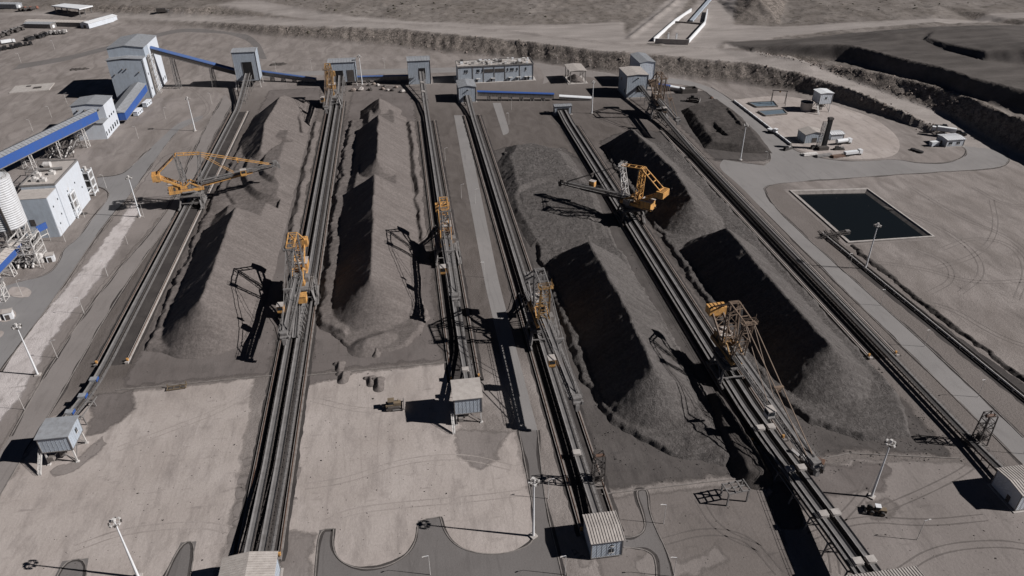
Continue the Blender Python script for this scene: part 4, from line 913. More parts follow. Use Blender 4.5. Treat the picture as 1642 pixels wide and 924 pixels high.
house('grey house behind the far orange stacker, white panel and stair at its front', -43.6, 553, 19, 11, 3, 17.2, .6, 'x', portal=[('s', -4, 3.4, 8.4, 8)], ribs=2, doors=[('s', 5.5, 5, 8.5)])
house('grey house with a dark belt opening, left of the long office building', 11.5, 548, 16, 12, .3, 17.4, .6, 'x', portal=[('s', 2, 4, 4.5, 8)], ribs=2)
house('grey tower house in front of the long office building', 42.0, 503, 11.6, 16, .3, 10.6, 1.0, 'y', portal=[('s', -.4, .4, 4.2, 4.2)], ribs=1.6, vents=1)
house('small low grey house on the bare ground above the low flat pile', 101.2, 461.5, 11, 4.5, .3, 5.8, .3, 'x', portal=[('s', 0, .6, 7.2, 3.8)], ribs=1.2)
house('tall blue-grey house with pale roof right of the open shed', 158.6, 496, 14.6, 20, .3, 15.6, .5, 'y', roof='roofl', portal=[('s', 1.8, 4, 4, 4)], ribs=1.6, vents=1, win=[('w', -5, 3, 2, 2), ('w', 4, 9, 2, 2)])
house('slope-roofed grey annex against the embankment behind the tall blue-grey house', 172.5, 521, 11, 24, .3, 17.5, 1.0, 'y', wall='cladw', roof='roof', ribs=1.6, name='annex_building', cat='annex', group=None)
# ================================================================== COVERED GALLERIES, WORKSHOP, LEFT PLANT
def gallery(label, p0, p1, w, h, side='blue', roof='roof', trestles=(), arch=False, name='covered_conveyor', cat='covered conveyor', tw=None, tm='steelw', hoods=()):
    p0 = Vector(p0); p1 = Vector(p1); d = p1-p0; L = d.length; az = math.atan2(d.y, d.x); hl = math.hypot(d.x, d.y); sl = d.z/hl
    t = thing(name, label, cat, (p0.x, p0.y, 0), az)
    Z = lambda u: p0.z+sl*u
    def ext(prof, a, b, mb):
        k = len(prof); vs = [(u, y, Z(u)+z) for u in (a, b) for y, z in prof]
        return mb.add(vs, [(i, (i+1) % k, k+(i+1) % k, k+i) for i in range(k)]+[tuple(range(k-1, -1, -1)), tuple(range(k, 2*k))])
    ext([(-w/2, 0), (w/2, 0), (w/2, h), (-w/2, h)], 0, hl, MB()).build('wall', side, t)
    if arch:
        pr = [((w/2+.15)*math.cos(a), h+(w*.28)*math.sin(a)) for a in np.linspace(0, math.pi, 9)]
        ext(pr, -.2, hl+.2, MB()).build('roof', roof, t)
    else:
        r = MB(); ext([(-w/2-.3, h-.05), (w/2+.3, h-.05), (0, h+w*.16)], -.3, hl+.3, r)
        for k in range(int(hl/2.2)): u = 1+k*2.2; r.beam((u, -w/2-.3, Z(u)+h+.08), (u, 0, Z(u)+h+w*.16+.05), .18, .12); r.beam((u, w/2+.3, Z(u)+h+.08), (u, 0, Z(u)+h+w*.16+.05), .18, .12)
        r.build('roof', roof, t)
    fr = MB()
    for s in (-1, 1): fr.beam((0, s*w/2*1.01, p0.z-.25), (hl, s*w/2*1.01, p1.z-.25), .3, .5)
    n = max(2, int(hl/4))
    for k in range(n+1): u = hl*k/n; fr.beam((u, -w/2, Z(u)-.3), (u, w/2, Z(u)-.3), .25)
    fr.build('floor_frame', 'steel', t)
    for u in trestles:
        u *= hl; zz = Z(u)-.5
        if zz > 1: MB().truss((u, 0, 0), (u, 0, zz), (w*1.15 if tw is None else tw*1.3, w if tw is None else tw), (2.4, 1.6), max(2, int(zz/3)), .34, .17).build('trestle', tm, t)
    return t
# big workshop tower
t = thing('workshop_tower', 'tall blue-grey tower building with a stepped front and sunlit right side painted white', 'industrial building', (-187.6, 562, 0))
walls(MB(), -11.6, 11.6, -20.5, -13, 0, 27).build('wall', 'clad', t); walls(MB(), -11.9, 11.9, -13, 20.5, 0, 33, 1.6).build('wall', 'clad', t)
gable(MB(), -11.9, 11.9, -13, 20.5, 33.1, 1.6, ribs=2.2).build('roof', 'roof', t)
gable(MB(), -11.6, 11.6, -20.5, -13.2, 27.1, .8, ribs=2.2).build('roof', 'roof', t)
MB().box((11.93, -17, 14), (.2, 6.6, 26)).build('side_panel', 'cladw', t); MB().box((12.05, 8.0, 16.5), (.22, 24.5, 32.6)).build('side_panel', 'cladw', t)  # sunward wall of the blue-grey cladding, its sunlight painted in as white
MB().box((12.1, -8.8, 13), (.3, 8.0, 26)).build('recess', 'steeld', t)
f = MB().truss((13.6, -8.5, 0), (13.6, -8.5, 27), 3.6, 2.6, 9, .3, .16); f.build('stair_tower', 'steelw', t)
for u, z in ((-9, 17), (-3.2, 20.5), (-.6, 20.5), (7, 18)):
    MB().tube((u, -20.4, z), (u+.8, -21.4, z+.5), .42, n=10).build('vent_duct', 'steeld', t)
for z in (6, 16): MB().box((12.02, -17, z), (.22, 1.2, 1.6)).build('window', 'glass', t)
for y in (0, 12, 17): MB().box((12.2, y, 4 if y else 20), (.16, 1.6, 2.2)).build('window', 'glass', t)
MB().box((11.3, -20.55, 13), (.3, .25, 26)).build('corner_trim', 'steel', t)
gallery('blue-roofed inclined conveyor on lattice trestles between the tall tower and the house at its right', (-175, 563.5, 26.5), (-119.8, 562, 8.5), 4.4, 2.6, 'steeld', 'bluel', (.22, .68), True, tm='steel')
gallery('long bright blue covered conveyor rising from the left edge to the white building', (-250, 349, 3.0), (-186, 462, 12.6), 7.0, 5.2, 'blue', 'roof', (.62, .76, .9), tm='steelw')
gallery('short bright blue covered conveyor between the white building and the tall tower', (-182.5, 488, 2.5), (-182.5, 541, 5.2), 9.5, 5.0, 'blue', 'roof', ())
t = thing('processing_building', 'white-sided stepped building where the bright blue conveyor enters', 'industrial building', (-191.5, 474, 0))
walls(MB(), -9, 9.6, -13, -4, 0, 10).build('wall', 'cladw', t); walls(MB(), -9.2, 9.4, -4, 13, 0, 18.5, .9, 'y').build('wall', 'cladw', t)
gable(MB(), -9.2, 9.4, -4, 13, 18.55, .9, ribs=2).build('roof', 'roof', t); gable(MB(), -9, 9.6, -13, -4.1, 10.05, .4, ribs=2).build('roof', 'roof', t)
for k in range(4): MB().tube((-6.5+4*k, -4, 15.2), (-5.4+4*k, -5, 16), .5, n=9).build('vent_duct', 'steeld', t)
for k in range(6): MB().box((9.5, -11.5+4.2*k, 3.0), (.24, 1.5, 2.6)).build('window', 'glass', t)
for k in range(3): MB().box((9.6, 0+4.2*k, 10.0), (.16, 1.2, 1.2)).build('window', 'glass', t)
for (px, py, lb) in ((212, 186, 'near one of two white site cabins beside the short blue conveyor'), (227, 172, 'far one of two white site cabins beside the short blue conveyor')):
    p = at(px, py); t = thing('site_cabin', lb, 'cabin', (p.x+3.2, p.y+3, 0), R(84), 'white site cabins')
    MB().box((0, 0, 1.6), (9, 3, 2.7)).build('wall', 'cladw', t); MB().box((0, 0, 3.02), (9.3, 3.3, .14)).build('roof', 'white', t)
    for u in (-3, 0, 3): MB().box((u, -1.53, 1.8), (1.1, .08, 1.0)).build('window', 'glass', t)
    MB().box((0, 0, .13), (8.6, 2.6, .24)).build('base', 'steeld', t)
# twin block building
t = thing('plant_building', 'blue-grey flat-roofed plant building next to the silo, sunlit side painted white', 'industrial building', (-171, 350, 0))
walls(MB(), -7.2, 7.2, -20, -9, 0, 19.6).build('wall', 'clad', t); walls(MB(), -7.4, 7.4, -9, 21, 0, 21.2).build('wall', 'clad', t)
MB().box((7.3, -14.5, 9.8), (.3, 10.8, 19.4)).build('side_panel', 'cladw', t); MB().box((7.55, 6, 10.5), (.3, 29.8, 20.9)).build('side_panel', 'cladw', t)  # whiter copy of the cladding: sun on this side put into the colour
MB().box((0, -14.5, 19.68), (14.6, 11.2, .16)).build('roof', 'roofl', t); MB().box((0, 6, 21.28), (14.2, 29.4, .16)).build('roof', 'roofl', t)
pp = MB()
for c, s in (((0, -8.9, 21.5), (15.2, .4, .8)), ((0, 20.9, 21.5), (15.2, .4, .8)), ((-7.4, 6, 21.5), (.4, 29.6, .8)), ((7.5, 6, 21.5), (.5, 29.6, .8))): pp.box(c, s)
pp.build('parapet', 'steel', t)
for u, v in ((-3, -3), (1, -4), (-4, 3), (2, 4)):
    q = MB().box((u, v, 22.1), (2.6, 2.4, 1.5)); q.tube((u, v, 22.8), (u, v, 23.5), .8, n=12); q.build('roof_fan', 'steelw', t)
MB().tube((-5.5, 8, 22.3), (5, 9, 22.3), .7, n=12).build('roof_duct', 'steel', t); MB().tube((-5, 14, 22.6), (-2, 14, 22.6), 1.4, n=14).build('roof_duct', 'steelw', t)
for y, z in ((-17, 14), (-12, 8), (-16, 5), (-11, 15), (0, 14), (10, 14), (16, 9)): MB().box((7.75 if y > -9 else 7.5, y, z), (.2, .7, .8)).build('window', 'glass', t)
MB().box((-2, -20.08, 8), (2.0, .2, 3)).build('door', 'steeld', t)
for (px, py, lb) in ((127, 350, 'near white three-deck steel frame against the plant building'), (154, 314, 'far white three-deck steel frame against the plant building')):
    p = at(px, py); t = thing('access_tower', lb, 'steel frame', (p.x-2.2, p.y+2.6, 0), 0, 'white three-deck frames')
    c = MB()
    for x_ in (-1.8, 1.8):
        for y_ in (-2.6, 2.6): c.beam((x_, y_, 0), (x_, y_, 13.5), .5)
    for z in (1.2, 4.5, 8.5, 12.5):
        for y_ in (-2.6, 2.6): c.beam((-1.8, y_, z), (1.8, y_, z), .5)
        for x_ in (-1.8, 1.8): c.beam((x_, -2.6, z), (x_, 2.6, z), .55)
    c.build('frame', 'white', t); MB().box((0, 0, 6.6), (2.8, 4.4, 3.2)).build('housing', 'steel', t); MB().box((0, 0, 10.4), (2.8, 4.4, 3.0)).build('housing', 'steel', t); MB().box((-3.2, .4, 7), (2.2, 4.6, 12)).build('duct_casing', 'clad', t)
    MB().tube((0, 0, 13.2), (0, 0, 15.2), .8, n=12).build('vent_duct', 'steelw', t)
# silo
t = thing('silo', 'ribbed white silo on steel legs at the left edge', 'silo', (-177.6, 319, 0))
prof = []
for k in range(22): z = 13+k*1.0; prof += [(7.3, z), (7.6, z+.35), (7.6, z+.5), (7.3, z+.85)]
MB().lathe((0, 0, 0), [(1.2, 8), (7.3, 12.9)]+prof+[(7.4, 35), (6.8, 35.3), (1.2, 36.2)], 40).build('shell', 'silo', t)
for k in range(8): a = math.pi/4*k+.2; MB().beam((7*math.cos(a), 7*math.sin(a), 0), (7*math.cos(a), 7*math.sin(a), 13.6), .6).build('leg', 'steelw', t)
b = MB()
for k in range(8):
    a, c = math.pi/4*k+.2, math.pi/4*(k+1)+.2; A, C = (7*math.cos(a), 7*math.sin(a)), (7*math.cos(c), 7*math.sin(c))
    b.beam((*A, .5), (*C, 7), .25); b.beam((*A, 7), (*C, 7), .35); b.beam((*A, 7), (*C, 13), .25)
b.build('brace', 'steelw', t)
b = MB(); b.rail([(6.8*math.cos(a), 6.8*math.sin(a), 35.2) for a in np.linspace(0, 2*math.pi, 17)], 1.1, .1); b.tube((1, 0, 36), (1, 0, 38), .6, n=10); b.tube((-3, 2, 35.5), (-3, 2, 37), .8, n=10); b.build('top_rail', 'steelw', t)
b = MB(); b.beam((4, -6.9, 0), (3.2, -7.9, 35), .9, .5); b.build('ladder_cage', 'steeld', t)
# pipe tower and small plant by the silo
def frame_tower(label, x, y, w, d, h, lv, mat='steelw', pipes=4):
    t = thing('pipe_rack', label, 'pipe rack', (x, y, 0)); c = MB()
    for a in (-w/2, 0, w/2):
        for b_ in (-d/2, d/2): c.beam((a, b_, 0), (a, b_, h), .34)
    for k in range(1, lv+1):
        z = h*k/lv
        for b_ in (-d/2, d/2): c.beam((-w/2, b_, z), (w/2, b_, z), .3); c.beam((-w/2, b_, z-h/lv), (0, b_, z), .16); c.beam((0, b_, z), (w/2, b_, z-h/lv), .16)
        for a in (-w/2, 0, w/2): c.beam((a, -d/2, z), (a, d/2, z), .3)
        c.rail([(-w/2, -d/2, z), (w/2, -d/2, z), (w/2, d/2, z), (-w/2, d/2, z)], 1.1, .09)
    c.build('frame', mat, t)
    for k in range(pipes):
        u = -w/2+w*(k+.5)/pipes
        MB().tube((u, -d/2-1, .6+h*.2*(k % 3)), (u+random.uniform(-1, 1), d/2+1, h*random.uniform(.5, .95)), random.uniform(.25, .55), n=9).build('pipe', ('steelw', 'steel', 'steeld')[k % 3], t)
    for k in range(2): MB().lathe((-w/4+k*w/2, 0, 0), [(1.5, .3), (1.5, 3.6), (.7, 4.4)], 16).build('vessel', 'steelw' if k else 'steel', t)
    return t
frame_tower('white steel pipe rack at the foot of the silo', -166.5, 306, 9, 9, 13, 4, pipes=9)
frame_tower('pipe rack under the long bright blue conveyor, left of the flat-roofed plant', -192, 398, 14, 16, 9, 3, 'steel', 7)
frame_tower('pipe rack under the long bright blue conveyor, beside the white building', -199, 440, 14, 14, 7, 2, 'steeld', 5)
frame_tower('pipe rack under the lower end of the bright blue conveyor', -203, 372, 14, 14, 8, 3, 'steel', 6)
p0 = at(-40, 480, 4); p1 = at(36, 400, 7)
gallery('small blue covered conveyor with sand-coloured roof below the silo', (p0.x-3, p0.y, 4), (p1.x-3, p1.y+1, 7), 6, 3, 'blue', 'roofl', (.45, .7, .95), tm='steelw')
p = at(68, 368, 7); t = thing('sign_panel', 'small blue panel on a white frame beside the flat-roofed plant', 'panel', (p.x, p.y, 0), R(60)); MB().box((0, 0, 8), (5, .4, 3)).build('panel', 'blue', t); MB().beam((-2, .4, 0), (-2, .4, 9), .3).beam((2, .4, 0), (2, .4, 9), .3).beam((-2, .4, 4), (2, .4, 4), .3).build('post_frame', 'steelw', t)
for px, py, lb in ((83, 418, 'small white pump cabin at the foot of the silo pipe rack'), (16, 510, 'small white pump cabin on the rounded kerb island at the left edge')):
    p = at(px, py); t = thing('pump_cabin', lb, 'cabin', (p.x, p.y, 0), .3); MB().box((0, 0, 1.6), (3, 3, 3.2)).build('wall', 'white', t); MB().box((0, 0, 3.28), (3.4, 3.4, .16)).build('roof', 'roofl', t); MB().box((-.3, -1.55, 1.2), (1.4, .1, 2.2)).build('door', 'steeld', t)
    MB().lathe((-3.4, 0, 0), [(1, .2), (1, 4), (.4, 4.6)], 14).build('vessel', 'steelw', t)
p = at(12, 480); t = thing('conveyor_support', 'white A-frame legs at the left edge between the kerb islands', 'support', (p.x-1, p.y, 0)); MB().truss((0, 0, 0), (0, 0, 8), (4, 3), 2, 3, .35, .2).build('frame', 'steelw', t); MB().box((-2, 0, 8.6), (8, 3, 1.2)).build('head', 'steel', t)
# low blue pipe conveyors at the far end
def cross(label, a, b, z0, z1, w=2.6, h=2.2, mat='bluel', n=5, side='steel'):
    a = at(*a, z0); b = at(*b, z1); return gallery(label, a, b, w, h, side, mat, [k/n for k in range(1, n)], True, tw=w*.8, tm='steel')
cross('grey and blue pipe conveyor running from the leftmost far house toward the far orange stacker', (418, 119), (507, 131), 5, 1.2, mat='bluel')
cross('blue hooded conveyor between the two far houses behind the ridged brown pile', (573, 128), (656, 126), 2, 3)
cross('bright blue hooded conveyor on short posts in front of the long office building', (766, 152), (888, 156), 4, 2.2, mat='blue', n=7)
cross('white-roofed sunken conveyor end right of the bright blue hooded conveyor', (897, 157), (948, 160), 1.4, .3, 3.4, 1.2, 'white', 3, 'conc')
cross('blue hooded conveyor behind the far brown stacker', (1040, 137), (1074, 143), 3, 1.5, mat='blue', n=3)
cross('white-roofed conveyor end beside the dark bunker box behind the low heap', (1075, 142), (1097, 146), 1.4, .6, 3.2, 1.4, 'white', 2, 'conc')
p = at(1106, 150); t = thing('bunker', 'open-topped dark bunker box behind the far parked dozer', 'bunker', (p.x, p.y+3, 0)); w = MB()
for c, s in (((0, -3, 1.6), (11, .5, 3.2)), ((0, 3, 1.6), (11, .5, 3.2)), ((-5.4, 0, 1.6), (.5, 5.5, 3.2)), ((5.4, 0, 1.6), (.5, 5.5, 3.2))): w.box(c, s)
w.build('wall', 'steeld', t); MB().box((0, 0, 1.0), (10.2, 5.4, 1.6)).build('ore_fill', 'oreB', t)
# ================================================================== OFFICE AND SHED
t = thing('office_building', 'long two-storey blue-grey office with crowded roof equipment', 'office building', (67.3, 548, 0)); W_ = 56
walls(MB(), -28, 28, -8, 8, 0, 11.8).build('wall', 'clad', t); MB().box((0, 0, 11.9), (56.6, 16.6, .2)).build('roof', 'roofl', t)
pp = MB()
for c, s in (((0, -8.2, 12.1), (57, .4, .9)), ((0, 8.2, 12.1), (57, .4, .9)), ((-28.2, 0, 12.1), (.4, 16, .9)), ((28.2, 0, 12.1), (.4, 16, .9))): pp.box(c, s)
pp.build('parapet', 'steel', t)
for u in (-28, -17, -9, -1, 7, 18, 28): MB().box((u*.998, -8.06, 6), (.4, .3, 11.8)).build('downpipe', 'steel', t)
for u in (-5, 3): MB().box((u, -8.1, 8.4), (6.6, .3, 2.4)).build('louvre', 'steeld', t)
for u in (-22.6, -21, -13.5, -12.3, -9.6, 9, 11.5, 13, 16, 22.5): 
    w = MB().box((u, -8.08, 8.6), (.75, .24, 2.0)).build('window', 'glass', t); MB().box((u, -8.2, 7.5), (1.0, .4, .12)).build('sill', 'steelw', w)
for u in (-25, -23.6, -22, -14, -3, 10, 16, 22, 24.5):
    d_ = MB().box((u, -8.1, 1.5), (1.0, .24, 2.2)).build('door', 'glass', t); MB().box((u+.9, -8.9, 3.0), (3.0, 1.6, .14)).build('awning', 'steelw', d_)
random.seed(3)
for k in range(46):
    u = random.uniform(-26, 26); v = random.uniform(-6.5, 6.8); s = random.uniform(.9, 2.4); hh = random.uniform(.7, 1.9)
    MB().box((u, v, 12.0+hh/2), (s, random.uniform(.8, 2), hh)).build('rooftop_unit', random.choice(['steelw', 'steelw', 'steel', 'steeld', 'white']), t)
for v in (-4, 0, 4): MB().tube((-18, v, 12.5), (22, v+.5, 12.5), .28, n=8).build('roof_duct', 'steelw', t)
MB().box((0, 0, .1), (60, 20, .18)).build('plinth', 'conc', t)
t = thing('open_shed', 'open-sided steel shed with pale roof right of the long office building', 'shed', (126, 534, 0))
MB().box((0, 0, .15), (15, 20, .26)).build('plinth', 'conc', t)
for x_ in (-5.6, 5.6):
    for y_ in (-8.5, 0, 8.5): MB().beam((x_, y_, .2), (x_, y_, 9.2), .4).build('post', 'steel', t)
gable(MB(), -6, 6, -9.2, 9.2, 9.3, .5, ribs=1.5).build('roof', 'roofl', t); w = MB()
for y_ in (-8.5, 8.5): w.beam((-5.6, y_, 9), (5.6, y_, 9), .4); w.beam((-5.6, y_, .3), (5.6, y_, 9), .18)
for x_ in (-5.6, 5.6): w.beam((x_, -8.5, 9), (x_, 8.5, 9), .4); w.beam((x_, -8.5, .3), (x_, 0, 9), .18); w.beam((x_, 8.5, .3), (x_, 0, 9), .18)
w.build('brace', 'steel', t)
height_pile('ore_heap', 'small ore heap stored under the open-sided shed', (120, 132, 526, 543), lambda A, B: ridge(A, B, [(126.5, 531, 3.2), (126.5, 538, 3.4)], .65)+.4, 'oreA', .6, 'ore heap', 81)
# ================================================================== MASTS AND STREET LAMPS
def make_mast(label):
    t = thing('floodlight_mast', label, 'light mast', (0, 0, 0), 0, 'tall floodlight masts')
    MB().lathe((0, 0, 0), [(.36, .3), (.30, 7), (.22, 14), (.15, 21.2)], 12).build('pole', 'white', t); MB().box((0, 0, .2), (1.8, 1.8, .4)).build('base', 'conc', t)
    r = MB(); n = 16
    for k in range(n):
        a, b_ = 2*math.pi*k/n, 2*math.pi*(k+1)/n; r.beam((1.1*math.cos(a), 1.1*math.sin(a), 20.6), (1.1*math.cos(b_), 1.1*math.sin(b_), 20.6), .12)
    for k in range(4): a = math.pi/2*k; r.beam((0, 0, 20.6), (1.1*math.cos(a), 1.1*math.sin(a), 20.6), .1)
    r.tube((0, 0, 20.9), (0, 0, 21.7), .4, n=12); r.build('lamp_ring', 'steelw', t)
    for k in range(8):
        a = math.pi/4*k+.3; MB().box((1.35*math.cos(a), 1.35*math.sin(a), 20.45), (.34, .6, .5), a).build('floodlight', 'steelw' if k % 2 else 'steeld', t)
    return t
MASTS = [(222, 926, 'at the bottom left of the pale pad'), (61, 601.6, 'on the pale gravel strip between the two left roads'), (225, 348, 'beside the shadow of the leftmost orange stacker'), (313, 210, 'between the tall tower and the leftmost conveyor'),
         (855, 860, 'at the mouth of the bottom road, left of the rib-roofed house'), (1397, 797, 'near the wheel loader on the right'), (1387.5, 431, 'in front of the dark water basin'), (1187, 257, 'at the tip of the low dark heap'), (581, 136, 'beside the far house with the white front panel'), (949, 182, 'above the small low grey house')]
m0 = None
for px, py, lb in MASTS:
    p = at(px, py); lb = 'tall white floodlight mast '+lb
    m_ = make_mast(lb) if m0 is None else copy_thing(m0, p, random.uniform(0, 1), lb); m0 = m0 or m_
    m_.location = (p.x, p.y, 0)
def make_lamp(label):
    t = thing('street_lamp', label, 'street lamp', (0, 0, 0), 0, 'thin street lamps')
    MB().tube((0, 0, 0), (0, 0, 7.4), .1, .06, 8).build('pole', 'steelw', t); MB().beam((0, 0, 7.4), (-1.0, 0, 7.7), .08).build('arm', 'white', t); MB().box((-1.3, 0, 7.72), (.7, .26, .12)).build('lamp_head', 'steelw', t)
    return t
LAMPS = [(135, 503, 'on the gravel strip, third from the bottom'), (92, 574, 'on the gravel strip, second from the bottom'), (39, 657, 'on the gravel strip, lowest one'), (173, 443, 'on the gravel strip, fourth from the bottom'), (205, 392, 'on the gravel strip, fifth from the bottom'),
         (231, 349, 'close behind the tall mast beside the orange stacker shadow'), (171, 302, 'at the side road mouth by the far white frame'), (136, 349, 'by the near white three-deck frame'), (105, 388, 'by the front corner of the flat-roofed plant'), (71, 431, 'on the kerb at the foot of the silo'), (36, 475, 'on the small kerb island at the left edge'),
         (34, 101, 'by the far left ring road, beside the parked trucks'), (88, 80, 'by the far left ring road, below the white canopy'), (340, 167, 'on the bare ground right of the tall tower'), (266, 191, 'at the bend below the tall tower'), (222, 222, 'beside the white stepped building'), (108, 167, 'upper one behind the long blue conveyor'), (83, 189, 'middle one behind the long blue conveyor'), (53, 211, 'lower one behind the long blue conveyor'),
         (740, 318, 'on the centre path, upper of the left side'), (762, 326, 'on the centre path, upper of the right side'), (777, 445, 'on the centre path beside the stacker shadows'), (879, 800, 'on the centre road left of the rib-roofed house'), (1064, 840, 'on the path right of the rib-roofed house'), (714, 258, 'on the centre path, farthest one'), (816, 200, 'at the end of the short path below the office'), (820, 176, 'in front of the bright blue hooded conveyor'),
         (1412, 490, 'right of the pale road, upper one'), (1482, 556, 'right of the pale road, middle one'), (1568, 637, 'right of the pale road beside the long pipes'), (1641, 728, 'at the right edge of the pale road'), (1361, 431, 'right of the pale road below the basin'), (1228, 264, 'beside the road bend below the low dark heap'), (443, 115, 'behind the far pipe conveyor, left one'), (500, 112, 'behind the far pipe conveyor, right one'), (617, 110, 'behind the ridged pile between the far houses'), (893, 104, 'left of the open shed at the bank'), (947, 112, 'right of the open shed at the bank'), (690, 922, 'on the bottom road, cut by the bottom edge'), (906, 922, 'on the bottom road near the rib-roofed house'), (1080, 925, 'by the lower path at the bottom edge'), (1470, 866, 'alone on the lower right pad')]
l0 = None
for i, (px, py, lb) in enumerate(LAMPS):
    p = at(px, py); lb = 'thin white street lamp '+lb
    m_ = make_lamp(lb) if l0 is None else copy_thing(l0, p, 0, lb); l0 = l0 or m_
    m_.location = (p.x, p.y, 0); m_.rotation_euler.z = random.choice([0, math.pi, .3])
# ================================================================== LATTICE TOWERS, FRAMES, SMALL STEEL
for px, py, lb in ((958, 777, 'small dark lattice tower beside the conveyor above the rib-roofed house'), (1568, 712, 'small dark lattice tower on the pale road verge at lower right')):
    p = at(px, py); t = thing('take_up_tower', lb, 'lattice tower', (p.x, p.y, 0), 0, 'small lattice towers')
    MB().box((0, 0, .2), (4, 4, .4)).build('base', 'concd', t); MB().truss((0, 0, .4), (0, 0, 12), (3.2, 2.6), (3.2, 2.6), 5, .28, .16).build('frame', 'steeld', t); MB().box((0, 0, 3), (1.8, 1.8, 2.4)).build('counterweight', 'steeld', t)
    MB().tube((-1.4, 0, 11.4), (1.4, 0, 11.4), .5, n=12).build('pulley', 'rust', t)
p = at(1176, 800); t = thing('steel_table', 'low steel table frame by the windrow left of the double conveyor', 'steel frame', (p.x, p.y, 0), .1)
for x_ in (-3, 3):
    for y_ in (-1.8, 1.8): MB().beam((x_, y_, 0), (x_, y_, 4.4), .4).build('leg', 'steel', t)
c = MB()
for y_ in (-1.8, 0, 1.8): c.beam((-3.4, y_, 4.6), (3.4, y_, 4.6), .35)
for x_ in (-3.2, -1, 1, 3.2): c.beam((x_, -2, 4.9), (x_, 2, 4.9), .25)
c.build('top_frame', 'steel', t)
p = at(284, 623); t = thing('steel_skid', 'dirty tan steel skid frame lying at the edge of the pale pad', 'steel skid', (p.x, p.y, 0), .08)
c = MB()
for s in (-1, 1): c.beam((-3.2, s*.9, .5), (3.2, s*.9, .5), .25)
for u in (-3, -1, 1, 3): c.beam((u, -.9, .5), (u, .9, .5), .2)
c.beam((3, -.9, .4), (3, -.9, 1.9), .3).beam((3, .9, .4), (3, .9, 1.9), .3).beam((-3, .9, .4), (-3, .9, 1.5), .3); c.build('frame', 'tan', t); MB().box((0, 0, .25), (5, 1.2, .4)).build('tray', 'steeld', t)
# ================================================================== VEHICLES
def dozer(label, px, py, rz, c='yellowd', sc=1.0):
    p = at(px, py); t = thing('bulldozer', label, 'bulldozer', (p.x, p.y, .03), rz); k = sc
    for s in (-1, 1):
        tr = MB(); pts = [(2.0, .95), (1.6, 1.35), (-1.6, 1.35), (-2.2, .95), (-2.2, .45), (-1.7, .05), (1.6, .05), (2.1, .45)]
        vs = [(x_*k, (s*1.25-.32)*k, z_*k) for x_, z_ in pts]+[(x_*k, (s*1.25+.32)*k, z_*k) for x_, z_ in pts]; n = 8
        tr.add(vs, [(i, (i+1) % n, n+(i+1) % n, n+i) for i in range(n)]+[tuple(range(n)), tuple(range(2*n-1, n-1, -1))]); tr.build('track', 'steeld', t)
    MB().box((.9*k, 0, 1.5*k), (2.2*k, 1.3*k, 1.1*k)).box((-1.2*k, 0, 1.35*k), (2.0*k, 1.9*k, .7*k)).tube((1.3*k, .3*k, 2*k), (1.3*k, .3*k, 2.9*k), .09*k).build('body', c, t)
    cb = MB().box((-.7*k, 0, 2.2*k), (1.4*k, 1.4*k, 1.3*k)).build('cab', 'glass', t); MB().box((-.7*k, 0, 2.92*k), (1.8*k, 1.8*k, .14*k)).build('roof', c, cb)
    b = MB(); arc = [(2.9+.28*math.cos(a), 1.0+.75*math.sin(a)) for a in np.linspace(2.2, 4.1, 6)]
    vs = [(x_*k, s*2.0*k, z_*k) for s in (-1, 1) for x_, z_ in arc]+[((x_+.16)*k, s*2.0*k, z_*k) for s in (-1, 1) for x_, z_ in arc]; n = 6
    b.add(vs, [(i, i+1, n+i+1, n+i) for i in range(5)]+[(2*n+i, 3*n+i, 3*n+i+1, 2*n+i+1) for i in range(5)]+[(0, n, 3*n, 2*n), (5, 17, 23, 11)]+[(i, 2*n+i, 2*n+i+1, i+1) for i in range(5)]+[(n+i, n+i+1, 3*n+i+1, 3*n+i) for i in range(5)])
    for s in (-1, 1): b.beam((-.4*k, s*1.7*k, .55*k), (2.8*k, s*1.7*k, .55*k), .22*k)
    b.build('blade', 'steel', t); MB().beam((-2.2*k, 0, 1.2*k), (-3.1*k, 0, 1.2*k), .5*k, .3*k).beam((-3.0*k, 0, 1.2*k), (-3.1*k, 0, .1), .25*k).build('ripper', 'steeld', t)
    return t
dozer('dusty tan bulldozer on the pale pad left of the raised house shadow', 632, 654, .02, 'tan', 1.15)
dozer('dark bulldozer parked on the low heap at the far right', 1112, 163, -.5, 'steeld', 1.5)
